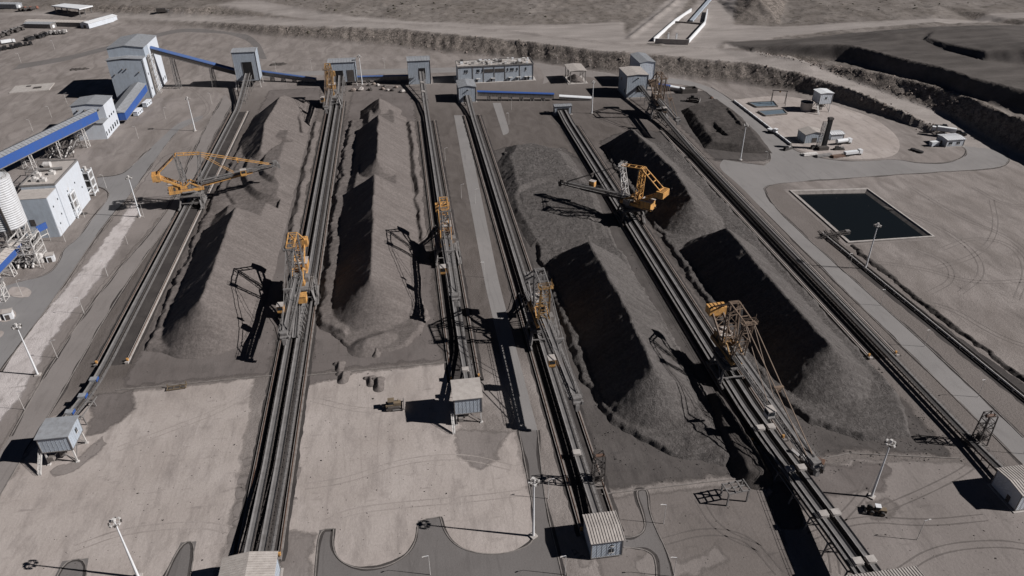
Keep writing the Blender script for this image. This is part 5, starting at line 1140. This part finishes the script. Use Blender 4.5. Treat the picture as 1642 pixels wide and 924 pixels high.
def loader(label, px, py, rz, c='yellowd', sc=1.0):
    p = at(px, py); t = thing('wheel_loader', label, 'wheel loader', (p.x, p.y, .03), rz); k = sc
    for x_ in (-1.7, 1.5):
        for s in (-1, 1):
            w = MB().tube((x_*k, (s*1.25-.35)*k, .85*k), (x_*k, (s*1.25+.35)*k, .85*k), .85*k, n=18).build('wheel', 'tyre', t); MB().tube((x_*k, (s*1.25-.37)*k, .85*k), (x_*k, (s*1.25+.37)*k, .85*k), .4*k, n=12).build('rim', c, w)
    MB().box((-1.8*k, 0, 1.5*k), (2.6*k, 1.6*k, 1.1*k)).box((.9*k, 0, 1.2*k), (2.0*k, 1.1*k, .8*k)).build('body', c, t)
    cb = MB().box((-.3*k, 0, 2.4*k), (1.4*k, 1.4*k, 1.4*k)).build('cab', 'glass', t); MB().box((-.3*k, 0, 3.15*k), (1.8*k, 1.7*k, .16*k)).build('roof', 'white', cb)
    b = MB()
    for s in (-1, 1): b.beam((.9*k, s*.5*k, 1.7*k), (3.2*k, s*.5*k, .8*k), .28*k, .4*k)
    b.build('lift_arm', c, t)
    MB().prism([(3.1*k, -1.5*k), (4.2*k, -1.5*k), (4.2*k, 1.5*k), (3.1*k, 1.5*k)], .15*k, .3*k).box((3.15*k, 0, .75*k), (.16*k, 3*k, 1.2*k)).box((3.6*k, -1.5*k, .6*k), (1.0*k, .12*k, .9*k)).box((3.6*k, 1.5*k, .6*k), (1.0*k, .12*k, .9*k)).build('bucket', 'steel', t)
    return t
loader('dusty wheel loader beside the tall mast on the lower right pad', 1403, 822, 2.8, 'tan', .85)
def truck(label, p, rz, body='steelw', cab='white', L=9, group=None, tank=False, parts=True, hgt=2.4):
    t = thing('truck', label, 'truck', p, rz, group)
    b = MB()
    if tank: b.tube((-L/2, 0, 2.2), (L/2-2.8, 0, 2.2), 1.25, n=14)
    else: b.box((-1.4, 0, 1.2+hgt/2), (L-2.8, 2.5, hgt))
    b.build('body', body, t); cb = MB().box((L/2-1.1, 0, 1.9), (2.0, 2.4, 2.4)).build('cab', cab, t)
    if parts: MB().box((L/2-.08, 0, 2.3), (.1, 2.0, .9)).build('window', 'glass', cb)
    MB().box((0, 0, .95), (L, 1.2, .35)).build('chassis', 'steeld', t)
    for x_ in (L/2-1.4, -L/2+1, -L/2+2.2):
        for s in (-1, 1): MB().tube((x_, s*1.15-.18, .55), (x_, s*1.15+.18, .55), .55, n=12).build('wheel', 'tyre', t)
    return t
p = at(1300, 752); t = thing('crushing_machine', 'dark dirty mobile machine against the raised double conveyor', 'mobile machine', (p.x, p.y, 0), 2.4)
MB().box((0, 0, 1.9), (7, 2.6, 1.6)).build('body', 'steeld', t); MB().prism([(-3, -1.6), (1, -1.6), (1, 1.6), (-3, 1.6)], 2.7, 4.0).build('hopper', 'rust', t); MB().beam((2.5, 0, 2.2), (6.5, 0, 4.4), 1.2, .4).build('discharge_boom', 'steel', t)
for s in (-1, 1): MB().box((0, s*1.4, .6), (5.2, .6, 1.1)).build('track', 'steeld', t)
MB().box((2.6, .3, 3.2), (1.4, 1.6, 1.2)).build('cab', 'steelw', t)
truck('white pickup-like truck stopped on the road beside the low white wall', at(1238, 213), -.95, 'white', 'white', 6, hgt=.9)
truck('white flatbed truck at the edge of the gravel pad by the road', at(1367, 249), .1, 'white', 'white', 11, hgt=1.4)
truck('white tanker standing right of the gabled shed on the gravel pad', at(1352, 231), .15, 'white', 'white', 10, tank=True)
p = on(1512, 213); t = truck('long white trailer truck among dark cars on the haul road', p, 2.5, 'white', 'white', 13)
for i, (px, py) in enumerate([(1500, 205), (1513, 204), (1526, 211), (1536, 214), (1543, 217)]):
    p = on(px, py); t = thing('parked_car', 'dark car on the haul road, %s of the five' % ('leftmost', 'second from left', 'middle', 'second from right', 'rightmost')[i], 'car', p, 2.6, 'dark cars on the haul road')
    MB().box((0, 0, .75), (4.6, 1.9, .8)).build('body', 'steeld', t); MB().box((-.3, 0, 1.45), (2.4, 1.7, .7)).build('cabin', 'glass', t)
    for x_ in (-1.4, 1.4):
        for s in (-1, 1): MB().tube((x_, s*.85-.12, .38), (x_, s*.85+.12, .38), .38, n=10).build('wheel', 'tyre', t)
p = on(1522, 231); house('white gate house at the tip of the ramp where the haul road comes down', p.x, p.y, 11, 9, .2, 4.4, .4, 'x', 'cladw', 'white', False, win=[('s', -3, 1.6, 2, 1.4), ('s', 2, 1.6, 2, 1.4)], doors=[('w', 0, 1.4, 2.2)], ribs=1.4, name='gate_house', cat='gate house', group=None)
p = on(1497, 234); t = thing('site_cabin', 'small white cabin left of the gate house at the ramp', 'cabin', p, .1, 'white site cabins'); MB().box((0, 0, 1.4), (5, 2.4, 2.4)).build('wall', 'cladw', t); MB().box((0, 0, 2.68), (5.3, 2.7, .14)).build('roof', 'white', t)
# ================================================================== RIGHT FACILITY
p = at(1294, 178); t = thing('thickener_tank', 'round open concrete tank with dark water on the gravel pad', 'tank', (p.x, p.y+2, 0))
MB().lathe((0, 0, 0), [(3.6, 0), (3.8, 5.0), (4.0, 5.1), (4.0, 5.5), (3.3, 5.5), (3.3, 4.2)], 30).build('wall', 'conc', t); MB().tube((0, 0, 4.1), (0, 0, 4.25), 3.28, n=30).build('water', 'water', t); MB().beam((-4, 0, 5.7), (4, 0, 5.7), .8, .3).rail([(-4, .4, 5.8), (4, .4, 5.8)], 1, .08).build('walkway', 'steel', t)
house('white filter house on tall legs beside the round tank', 270.5, 440.5, 8.6, 9, 5.6, 12.6, .4, 'y', 'cladw', 'white', True, win=[('s', 0, 9, 1.2, 1.2)], ribs=1.5, name='filter_house', cat='filter house', group=None)
p = at(1247, 168); t = thing('gantry', 'thin A-frame gantry standing over the settling pools', 'gantry', (p.x, p.y, 0), -.35); c = MB()
for x_ in (-4.5, 4.5): c.beam((x_, -2.6, 0), (x_, 0, 9.4), .3).beam((x_, 2.6, 0), (x_, 0, 9.4), .3)
c.beam((-5, 0, 9.5), (5, 0, 9.5), .4, .5); c.build('frame', 'steeld', t); MB().box((0, 0, 8.9), (1, .9, .8)).build('hoist', 'yellowd', t)
for px, lb in (([(1199, 166), (1213, 173), (1247, 172), (1240, 164)], 'blue-grey settling pool nearest the bank, under the gantry'), ([(1215, 180), (1227, 187), (1262, 184), (1256, 177)], 'blue-grey settling pool on the near side, next to the round tank')):
    P = [at(*q) for q in px]; c = sum(P, Vector())/4; t = thing('settling_pool', lb, 'pool', (c.x, c.y, 0), 0, 'settling pools'); w = MB()
    for i in range(4): w.beam(P[i]-c+Vector((0, 0, .5)), P[(i+1) % 4]-c+Vector((0, 0, .5)), .5, 1.0)
    w.build('wall', 'concd', t); MB().prism([(q.x-c.x, q.y-c.y) for q in P], .2, .6).build('water', 'pool', t)
a = at(1177, 163); b = at(1268, 233); c = (a+b)/2; t = thing('low_wall', 'long low white wall along the road on the left of the gravel pad', 'wall', c); MB().beam(a-c+Vector((0, 0, .6)), b-c+Vector((0, 0, .6)), .7, 1.2).build('wall_body', 'white', t)
w = MB()
for k in range(12): q = a.lerp(b, k/11)-c; w.box((q.x, q.y, .65), (1.0, .6, 1.35))
w.build('pier', 'conc', t)
p = at(1320, 238); t = thing('bucket_elevator', 'tall thin dark elevator column rising beside the gabled shed', 'elevator', (p.x, p.y, 0))
MB().beam((0, 0, .5), (.5, 0, 17.5), 2.3, 1.9).build('casing', 'dark', t); MB().truss((-3.6, 0, 0), (-2.4, 0, 16), 1.6, 1.6, 9, .22, .13).build('ladder_frame', 'steelw', t); MB().box((.5, 0, 17.9), (2.8, 2.4, 1.2)).build('head_drive', 'steeld', t); MB().box((-1.5, -2, 1), (6, 3, 2)).build('boot', 'steeld', t)
p = at(1308, 230); house('grey gabled shed at the foot of the tall dark column', p.x-1, p.y+5, 12, 9, .2, 5.5, 1.4, 'y', 'clad', 'roofl', False, doors=[('s', 0, 3, 3)], ribs=1.4, name='shed', cat='shed', group=None)
p = at(1338, 226); house('low white store right of the gabled shed', p.x+2, p.y+4, 8, 6, .2, 3.6, .4, 'x', 'cladw', 'white', False, ribs=1.4, name='store_building', cat='store', group=None)
random.seed(5)
for i, (px, py, l, lb) in enumerate([(1300, 250, 9, 'left'), (1322, 252, 10, 'middle'), (1345, 253, 8, 'right')]):
    p = at(px, py); t = thing('pipe_stack', 'stack of steel pipes at the road edge of the gravel pad, the %s of three' % lb, 'pipe stack', (p.x, p.y+1.5, 0), random.uniform(-.1, .2), 'pipe stacks'); m = MB()
    for k in range(5): m.tube((-l/2, k*.75-1.5, .4), (l/2, k*.75-1.5, .4), .36, n=9)
    for k in range(3): m.tube((-l/2+.3, k*.75-1.1, 1.0), (l/2-.4, k*.75-1.1, 1.0), .36, n=9)
    m.build('pipe', ('steelw', 'steel', 'rust')[i], t); MB().box((-l/4, 0, .05), (.3, 4, .1)).box((l/4, 0, .05), (.3, 4, .1)).build('bearer', 'rust', t)
# ---------------------------------------------------------------- water basin
def ring(mb, o, i, z0, z1):
    """sloping or flat ring between two rectangles o and i (4 points each)"""
    n = 4; return mb.add([(*q, z0) for q in o]+[(*q, z1) for q in i], [(k, (k+1) % n, n+(k+1) % n, n+k) for k in range(n)])
O = [(193, 268), (233, 267), (232, 319), (193, 323)]; cc = (212.7, 294.3)
def inset(d): return [(x+d*(1 if x < cc[0] else -1), y+d*(1 if y < cc[1] else -1)) for x, y in O]
t = thing('water_basin', 'rectangular lined basin of dark water with a pale concrete rim', 'water basin', (0, 0, 0))
m = MB(); ring(m, inset(-1.0), inset(-1.0), .03, .5); ring(m, inset(-1.0), inset(-.2), .5, .55); ring(m, inset(-.2), inset(.1), .55, .2); m.build('rim', 'conc', t)
m = MB(); ring(m, inset(0), inset(3.4), .3, -1.6); m.build('liner', 'concd', t)
MB().add([(*q, -.85) for q in inset(1.4)], [(0, 1, 2, 3)]).build('water', 'water', t)
for k in range(4):
    o_, i_ = inset(-3.4), inset(-1.5); sheet('basin_apron', [o_[k], o_[(k+1) % 4], i_[(k+1) % 4], i_[k]], 'padm', .021+.004*k, world_pts=True)
t = thing('jetty_frame', 'small dark pump jetty reaching into the dark basin', 'jetty', (192, 274, 0)); c = MB().truss((-9, -1, 1.2), (5, 1, 1.2), 1.6, 1.2, 6, .2, .12)
for u in (-8, -5, -2): c.beam((u, -3+u*.2, .3), (u+1, 6, .4), .25)
c.build('frame', 'steeld', t); MB().box((4, 1, 1.6), (2, 1.6, 1)).build('pump', 'steel', t)
# long pipes and dark verge along the pale road
a0, b0 = at(1318, 376), at(1660, 656)
for k, (o, lb, mt, r_) in enumerate([(0, 'left', 'steelw', .32), (1.3, 'right', 'steeld', .42)]):
    d = (b0-a0).normalized(); s = Vector((d.y, -d.x, 0))*(-o); c = (a0+b0)/2
    t = thing('pipeline', 'long ground pipe right of the pale road, the %s one of the pair' % lb, 'pipeline', (c.x, c.y, 0), 0, 'ground pipelines'); MB().tube(a0-c+s+Vector((0, 0, .8)), b0-c+s+Vector((0, 0, .8)), r_, n=10).build('pipe', mt, t); w = MB()
    for q in range(20): u = a0.lerp(b0, (q+.5)/20)-c+s; w.box((u.x, u.y, .25), (1.1, .5, .5))
    w.build('pipe_support', 'conc', t)
sheet('drain_ditch', [(1322, 372), (1336, 376), (1352, 396), (1420, 452), (1560, 558), (1670, 636), (1680, 680), (1600, 618), (1480, 520), (1380, 440)], 'bed', .018, jitter=.5)
height_pile('spoil_ridge', 'low dark rubble ridge along the long ground pipes', (186, 206, 150, 272), lambda A, B: ridge(A+1.2*fbm(A/4, B/4, 91, 3), B, [(192.5, 264, .9), (196.5, 200, 1.1), (201, 156, 1.0)], .55)-.15+.35*fbm(A/2, B/2, 92, 3), 'oreB', .4, 'rubble ridge', 90, .25)
# ================================================================== TOP RIGHT POCKET AND TOP LEFT YARD
def wall_run(label, pts, h, th=1.0, mat='white'):
    P = [on(*q) for q in pts]; c = P[0]; t = thing('retaining_wall', label, 'wall', c)
    for a, b_ in zip(P[:-1], P[1:]): MB().beam(a-c+Vector((0, 0, h/2-.6)), b_-c+Vector((0, 0, h/2-.6)), th, h+1.2).build('wall_body', mat, t)
wall_run('pale retaining wall on the left side of the ore pocket at top right', [(1048, 67), (1083, 36), (1108, 19)], 3.0)
wall_run('pale retaining wall on the right side of the ore pocket at top right', [(1104, 69), (1130, 40), (1134, 20)], 3.0)
wall_run('low grey front wall of the ore pocket facing the haul road', [(1050, 70), (1103, 72)], 4.0, 1.0, 'conc')
wall_run('low cross wall at the back of the ore pocket', [(1083, 37), (1126, 40)], 1.6, 1.0, 'concd')
for px, lb in ((1071, 'left'), (1084, 'right')):
    p = on(px, 65); t = thing('concrete_post', 'pale concrete post inside the ore pocket, the %s of two' % lb, 'post', p, 0, 'posts in the ore pocket'); MB().beam((0, 0, -.5), (0, 0, 6), 1.2).build('shaft', 'white', t); MB().box((0, 0, 6.1), (1.6, 1.6, .3)).build('cap', 'conc', t)
a = on(1108, 37); b = on(1146, -6); c = a; t = thing('overland_conveyor', 'pale blue-grey overland conveyor leaving the ore pocket to the top edge', 'conveyor', c)
MB().beam(Vector((0, 0, 1.6)), b-a+Vector((0, 0, 2.2)), 3.0, 1.4).build('cover', 'clad', t); w = MB()
for k in range(14): q = a.lerp(b, k/13)-a; w.beam((q.x-1.2, q.y, q.z-1), (q.x-1.2, q.y, q.z+1.4), .4).beam((q.x+1.2, q.y, q.z-1), (q.x+1.2, q.y, q.z+1.4), .4)
w.build('post_row', 'steeld', t)
P = [on(86, 22), on(106, 16), on(152, 20), on(131, 28)]; c = sum(P, Vector())/4; t = thing('canopy', 'white flat canopy on posts in the far left truck yard', 'canopy', (c.x, c.y, c.z))
MB().prism([(q.x-c.x, q.y-c.y) for q in P], 6.2, 7.2).build('roof', 'white', t)
for i in range(4):
    q = (P[i]-c)*.85; MB().beam((q.x, q.y, -1), (q.x, q.y, 6.2), .8).build('post', 'steel', t); q = (P[i]+P[(i+1) % 4])/2-c; q *= .8; MB().beam((q.x, q.y, -1), (q.x, q.y, 6.2), .8).build('post', 'steel', t)
a = on(137, 46); b = on(182, 31); c = (a+b)/2; t = thing('long_barrack', 'long low white building right of the white canopy', 'building', c, math.atan2(b.y-a.y, b.x-a.x)); L = (b-a).length
walls(MB(), -L/2, L/2, -5, 5, -.3, 4.2, 1.0, 'x').build('wall', 'cladw', t); gable(MB(), -L/2, L/2, -5, 5, 4.25, 1.0, along='x', ribs=3).build('roof', 'white', t); MB().box((-L/2-.06, 0, 1.2), (.2, 3, 2.6)).build('door', 'steeld', t)
for px, py, l, lb, mt in ((95, 41, 62, 'long dark trailer shed in front of the white canopy', 'steel'), (66, 44, 26, 'short dark trailer left of the long dark shed', 'steel'), (16, 12, 22, 'grey low shed at the far top left', 'roof')):
    p = on(px, py); t = thing('storage_shed', lb, 'shed', p, -.25); walls(MB(), -l/2, l/2, -4.5, 4.5, -.3, 4, .7, 'x').build('wall', mt, t); gable(MB(), -l/2, l/2, -4.5, 4.5, 4.05, .7, along='x', ribs=3).build('roof', 'roof' if l < 60 else 'roofl', t); MB().box((l/2+.06, 0, 1.2), (.2, 3, 2.6)).build('door', 'white', t)
random.seed(11)
def lot(label, a, b, n, group, mats, L=8, rz=.9):
    a = Vector(on(*a)); b = Vector(on(*b)); first = None; ang = math.atan2(b.y-a.y, b.x-a.x)+rz
    for k in range(n):
        p = a.lerp(b, (k+random.uniform(-.25, .25))/(n-1)); p.x += random.uniform(-2, 2); z = gz(p.x, p.y)
        if first is None: first = truck(label, (p.x, p.y, z), ang, mats[0], mats[1], L, group, parts=False, hgt=1.6)
        else: copy_thing(first, (p.x, p.y, z), ang+random.uniform(-.3, .3), label)
lot('dark truck parked in the far left row nearest the left edge', (-4, 62), (36, 48), 10, 'far left truck row', ('steeld', 'steel'), 7, 1.25)
lot('dark truck parked in the second row below the white canopy', (44, 66), (76, 57), 8, 'truck row below the canopy', ('dark', 'steeld'), 7, 1.25)
lot('dusty truck parked in the short row under the white canopy shed', (78, 56), (108, 54), 6, 'short truck row', ('steel', 'steelw'), 7, 1.1)
lot('dark vehicle parked along the far left yard edge', (-2, 82), (46, 72), 12, 'vehicles on the yard edge', ('dark', 'steeld'), 6, 1.2)
lot('dark earthmover in the cluster left of the white canopy', (34, 17), (52, 16), 4, 'earthmovers left of the canopy', ('steeld', 'redtruck'), 8, 1.0)
truck('white truck crane in the far left vehicle yard', on(14, 70), .6, 'white', 'white', 11)
p = on(262, 21); truck('dark haul truck driving on the far haul road at top left', p, -.05, 'steeld', 'steel', 12, hgt=3.4)
for px, py, lb in ((446, 104, 'dark rubble heap behind the far pipe conveyor'), (126, 112, 'dark scrap heap on the ground left of the tall tower')):
    p = at(px, py); height_pile('rubble_heap', lb, (p.x-9, p.x+9, p.y-8, p.y+8), lambda A, B: ridge(A, B, [(p.x-5, p.y, 1.3), (p.x+4, p.y+1, 1.6)], .45)+.8*fbm(A/2, B/2, 95, 3)-.3, 'oreB', .6, 'rubble heap', 96, .3)
p = at(52, 142); t = thing('foundation_slab', 'pale square foundation slab with scrap on it, far left', 'slab', (p.x, p.y, 0), .15); MB().box((0, 0, .3), (26, 18, .6)).build('slab', 'conc', t); MB().box((4, -2, .9), (5, 3, .6)).box((-3, 4, .8), (3, 2, .5)).build('scrap', 'steeld', t)
# blocks and drums at the far end of the ridged brown pile
random.seed(21)
def rock(bm_r):
    vs = []; n = 8
    prof = [(.55, 0), (.95, .35), (.7, .8), (.15, 1.0)]
    for r_, z in prof:
        for k in range(n): a = 2*math.pi*k/n; q = bm_r*r_*random.uniform(.75, 1.2); vs.append((q*math.cos(a), q*math.sin(a), z*bm_r*random.uniform(.85, 1.1)))
    return MB().add(vs, [(j*n+i, j*n+(i+1) % n, (j+1)*n+(i+1) % n, (j+1)*n+i) for j in range(3) for i in range(n)]+[tuple(range(n-1, -1, -1)), tuple(3*n+i for i in range(n))])
SP = [(567, 146, 2.2), (579, 145, 2.6), (592, 138, 1.8), (600, 136, 1.6), (606, 138, 1.7), (594, 145, 2.0), (614, 144, 1.8), (622, 146, 1.6), (630, 146, 1.9), (636, 141, 1.6), (645, 148, 2.2), (617, 140, 1.7)]
WH = ['leftmost', 'second from left', 'biggest', 'upper left', 'upper middle', 'middle left', 'lower left', 'lower middle', 'middle', 'upper right', 'rightmost', 'centre']
for i, (px, py, r_) in enumerate(SP):
    p = at(px, py); o = rock(r_).build('boulder', ('rock', 'conc', 'steeld')[i % 3]); o.location = (p.x, p.y, 0); tag(o, 'boulder behind the far tip of the ridged brown pile, %s of the scatter' % WH[i], 'boulder', 'boulders at the far end of the ridged pile')
for i, (px, py) in enumerate([(1141, 158), (1146, 162), (1153, 168)]):
    p = at(px, py); o = rock(1.3).build('boulder', 'rust'); o.location = (p.x, p.y, 0); tag(o, 'dark boulder on the road verge beside the low heap, %s of three' % ('upper', 'middle', 'lower')[i], 'boulder', 'boulders on the road verge')
for i, (px, py) in enumerate([(1464, 241), (1470, 243), (1476, 245)]):
    p = at(px, py); o = MB().lathe((0, 0, 0), [(.7, 0), (1.5, .1), (1.6, .5), (1.5, .9), (.7, 1.0)], 18).build('tyre_marker', 'tyre'); o.location = (p.x, p.y, .02); tag(o, 'big black tyre on the verge near the gate house, %s of three' % ('left', 'middle', 'right')[i], 'tyre', 'tyres on the verge')
random.seed(33)

# ================================================================== LOOSE STONES, SCRUB, ORE LUMPS (uncountable)
def scatter(name, mat, pts, sizes, flat=.75, seed=0):
    rg = np.random.default_rng(seed); n = len(pts)
    base = np.array([(-1, 0, 0), (.2, -.95, 0), (1, .1, 0), (-.1, 1, 0), (-.45, -.35, .8), (.5, .05, 1.0), (-.1, .5, .7)]); fc = np.array([(0, 1, 4), (1, 5, 4), (1, 2, 5), (2, 3, 5), (3, 6, 5), (3, 0, 6), (0, 4, 6), (4, 5, 6)])
    a = rg.uniform(0, 6.28, n); ca, sa = np.cos(a), np.sin(a); sc = np.array(sizes)[:, None]*rg.uniform(.6, 1.4, (n, 3))*np.array([1, 1, flat])
    v = base[None]*rg.uniform(.75, 1.25, (n, 7, 3))*sc[:, None, :]
    x = v[..., 0]*ca[:, None]-v[..., 1]*sa[:, None]; y = v[..., 0]*sa[:, None]+v[..., 1]*ca[:, None]; v = np.stack([x, y, v[..., 2]], -1)+np.array(pts)[:, None, :]
    f = (fc[None]+np.arange(n)[:, None, None]*7).reshape(-1, 3)
    me = bpy.data.meshes.new(name); me.from_pydata(v.reshape(-1, 3).tolist(), [], f.tolist()); me.update(); me.materials.append(M[mat])
    o = bpy.data.objects.new(name, me); COL.objects.link(o); return tag(o, kind='stuff')
rg = np.random.default_rng(4)
def along(A_, B_, n, z_under=.1, jit=2.5):
    out = []; PA = [at(*q) for q in A_]; PB = [at(*q) for q in B_]
    for _ in range(n):
        k = rg.integers(0, len(A_)-1); u = rg.random(); w_ = rg.random(); m_ = min(k, len(B_)-2)
        p = PA[k].lerp(PA[k+1], u).lerp(PB[m_].lerp(PB[m_+1], u), w_); x = p.x+rg.normal()*jit; y = p.y+rg.normal()*jit; out.append((x, y, gz(x, y)-z_under))
    return out
P = along(TOE[3:], CREST[3:], 1800); o = scatter('bank_rubble', 'rock', P, rg.gamma(1.6, .17, len(P))+.1, seed=1); o['label'] = 'loose pale rubble lying on the embankment face'
P = along(UTOE, UCREST, 1300); o = scatter('bank_rubble', 'rock', P, rg.gamma(1.6, .17, len(P))+.1, seed=2); o['label'] = 'loose rubble on the upper slope at right'
o['label'] = 'loose rubble on the upper slope at right'
P = []
for _ in range(3800):
    x = rg.uniform(-500, 700); y = rg.uniform(640, 1150)
    i = min(max(np.searchsorted(gx, x), 0), nx-1); j = min(max(np.searchsorted(gy, y), 0), ny-1)
    if road[j, i] < .05 and oreM[j, i] < .05 and off[j, i] > .5 and fbm(np.array([x/60]), np.array([y/60]), 77, 3)[0] > -.12: P.append((x, y, gz(x, y)-.1))
M['scrub'] = paint('dry_scrub', (.07, .062, .045), (.03, .028, .022), .6, .95)
o = scatter('desert_scrub', 'scrub', P, rg.gamma(1.8, .32, len(P))+.2, .7, 3); o['label'] = 'dry dark scrub dotting the desert beyond the haul road'
P = []
for a_, b_, c_, d_, n in ((-106, -52, 128, 208, 220), (-42, 6, 128, 206, 200), (46, 96, 108, 140, 90), (108, 156, 100, 140, 160), (205, 330, 160, 320, 150)):
    for _ in range(n): P.append((rg.uniform(a_, b_), rg.uniform(c_, d_), .0))
o = scatter('pad_lumps', 'oreB', P, rg.gamma(1.5, .05, len(P))+.05, .6, 4); o['label'] = 'small dark ore lumps strewn over the pads'
P = []
for a_, b_, c_, d_, n in ((46, 58, 145, 290, 700), (76, 96, 142, 290, 900), (107, 118, 145, 290, 600), (140, 157, 138, 300, 900), (60, 100, 141, 165, 500), (112, 156, 138, 158, 500), (-104, -96, 212, 400, 200), (-62, -54, 212, 440, 250), (-44, -36, 208, 440, 200), (-2, 7, 208, 440, 250)):
    for _ in range(n): P.append((rg.uniform(a_, b_), rg.uniform(c_, d_), .0))
o = scatter('spilled_ore', 'oreC', P, rg.gamma(1.6, .06, len(P))+.06, .7, 5); o['label'] = 'spilled ore lumps around the feet of the piles'

for i, (px, py, rz, lb) in enumerate([(150, 372, 1.0, 'white pickup on the left asphalt road below the plant building'), (748, 300, 1.5, 'white pickup on the centre path between the conveyors'), (1420, 500, -1.0, 'grey pickup on the pale road right of the long conveyor'), (30, 600, .95, 'grey pickup on the left asphalt road near the lowest mast')][:0]): pass

for px, py, rz, lb in ((1306, 238, .2, 'dark equipment skid left of the tall dark column'), (1345, 240, -.1, 'dark equipment skid right of the tall dark column'), (1262, 240, .4, 'dark equipment skid at the lower end of the low white wall')):
    p = at(px, py); t = thing('equipment_skid', lb, 'equipment', (p.x, p.y, 0), rz, 'equipment skids'); MB().box((0, 0, .3), (6, 2.6, .4)).build('base', 'steeld', t); MB().box((-1.2, 0, 1.2), (2.2, 1.8, 1.4)).build('engine_housing', 'dark', t); MB().tube((.6, 0, 1.2), (2.6, 0, 1.2), .7, n=12).build('vessel', 'steel', t); MB().rail([(-2.9, -1.2, .5), (2.9, -1.2, .5)], 1.1, .08).build('handrail', 'steel', t)
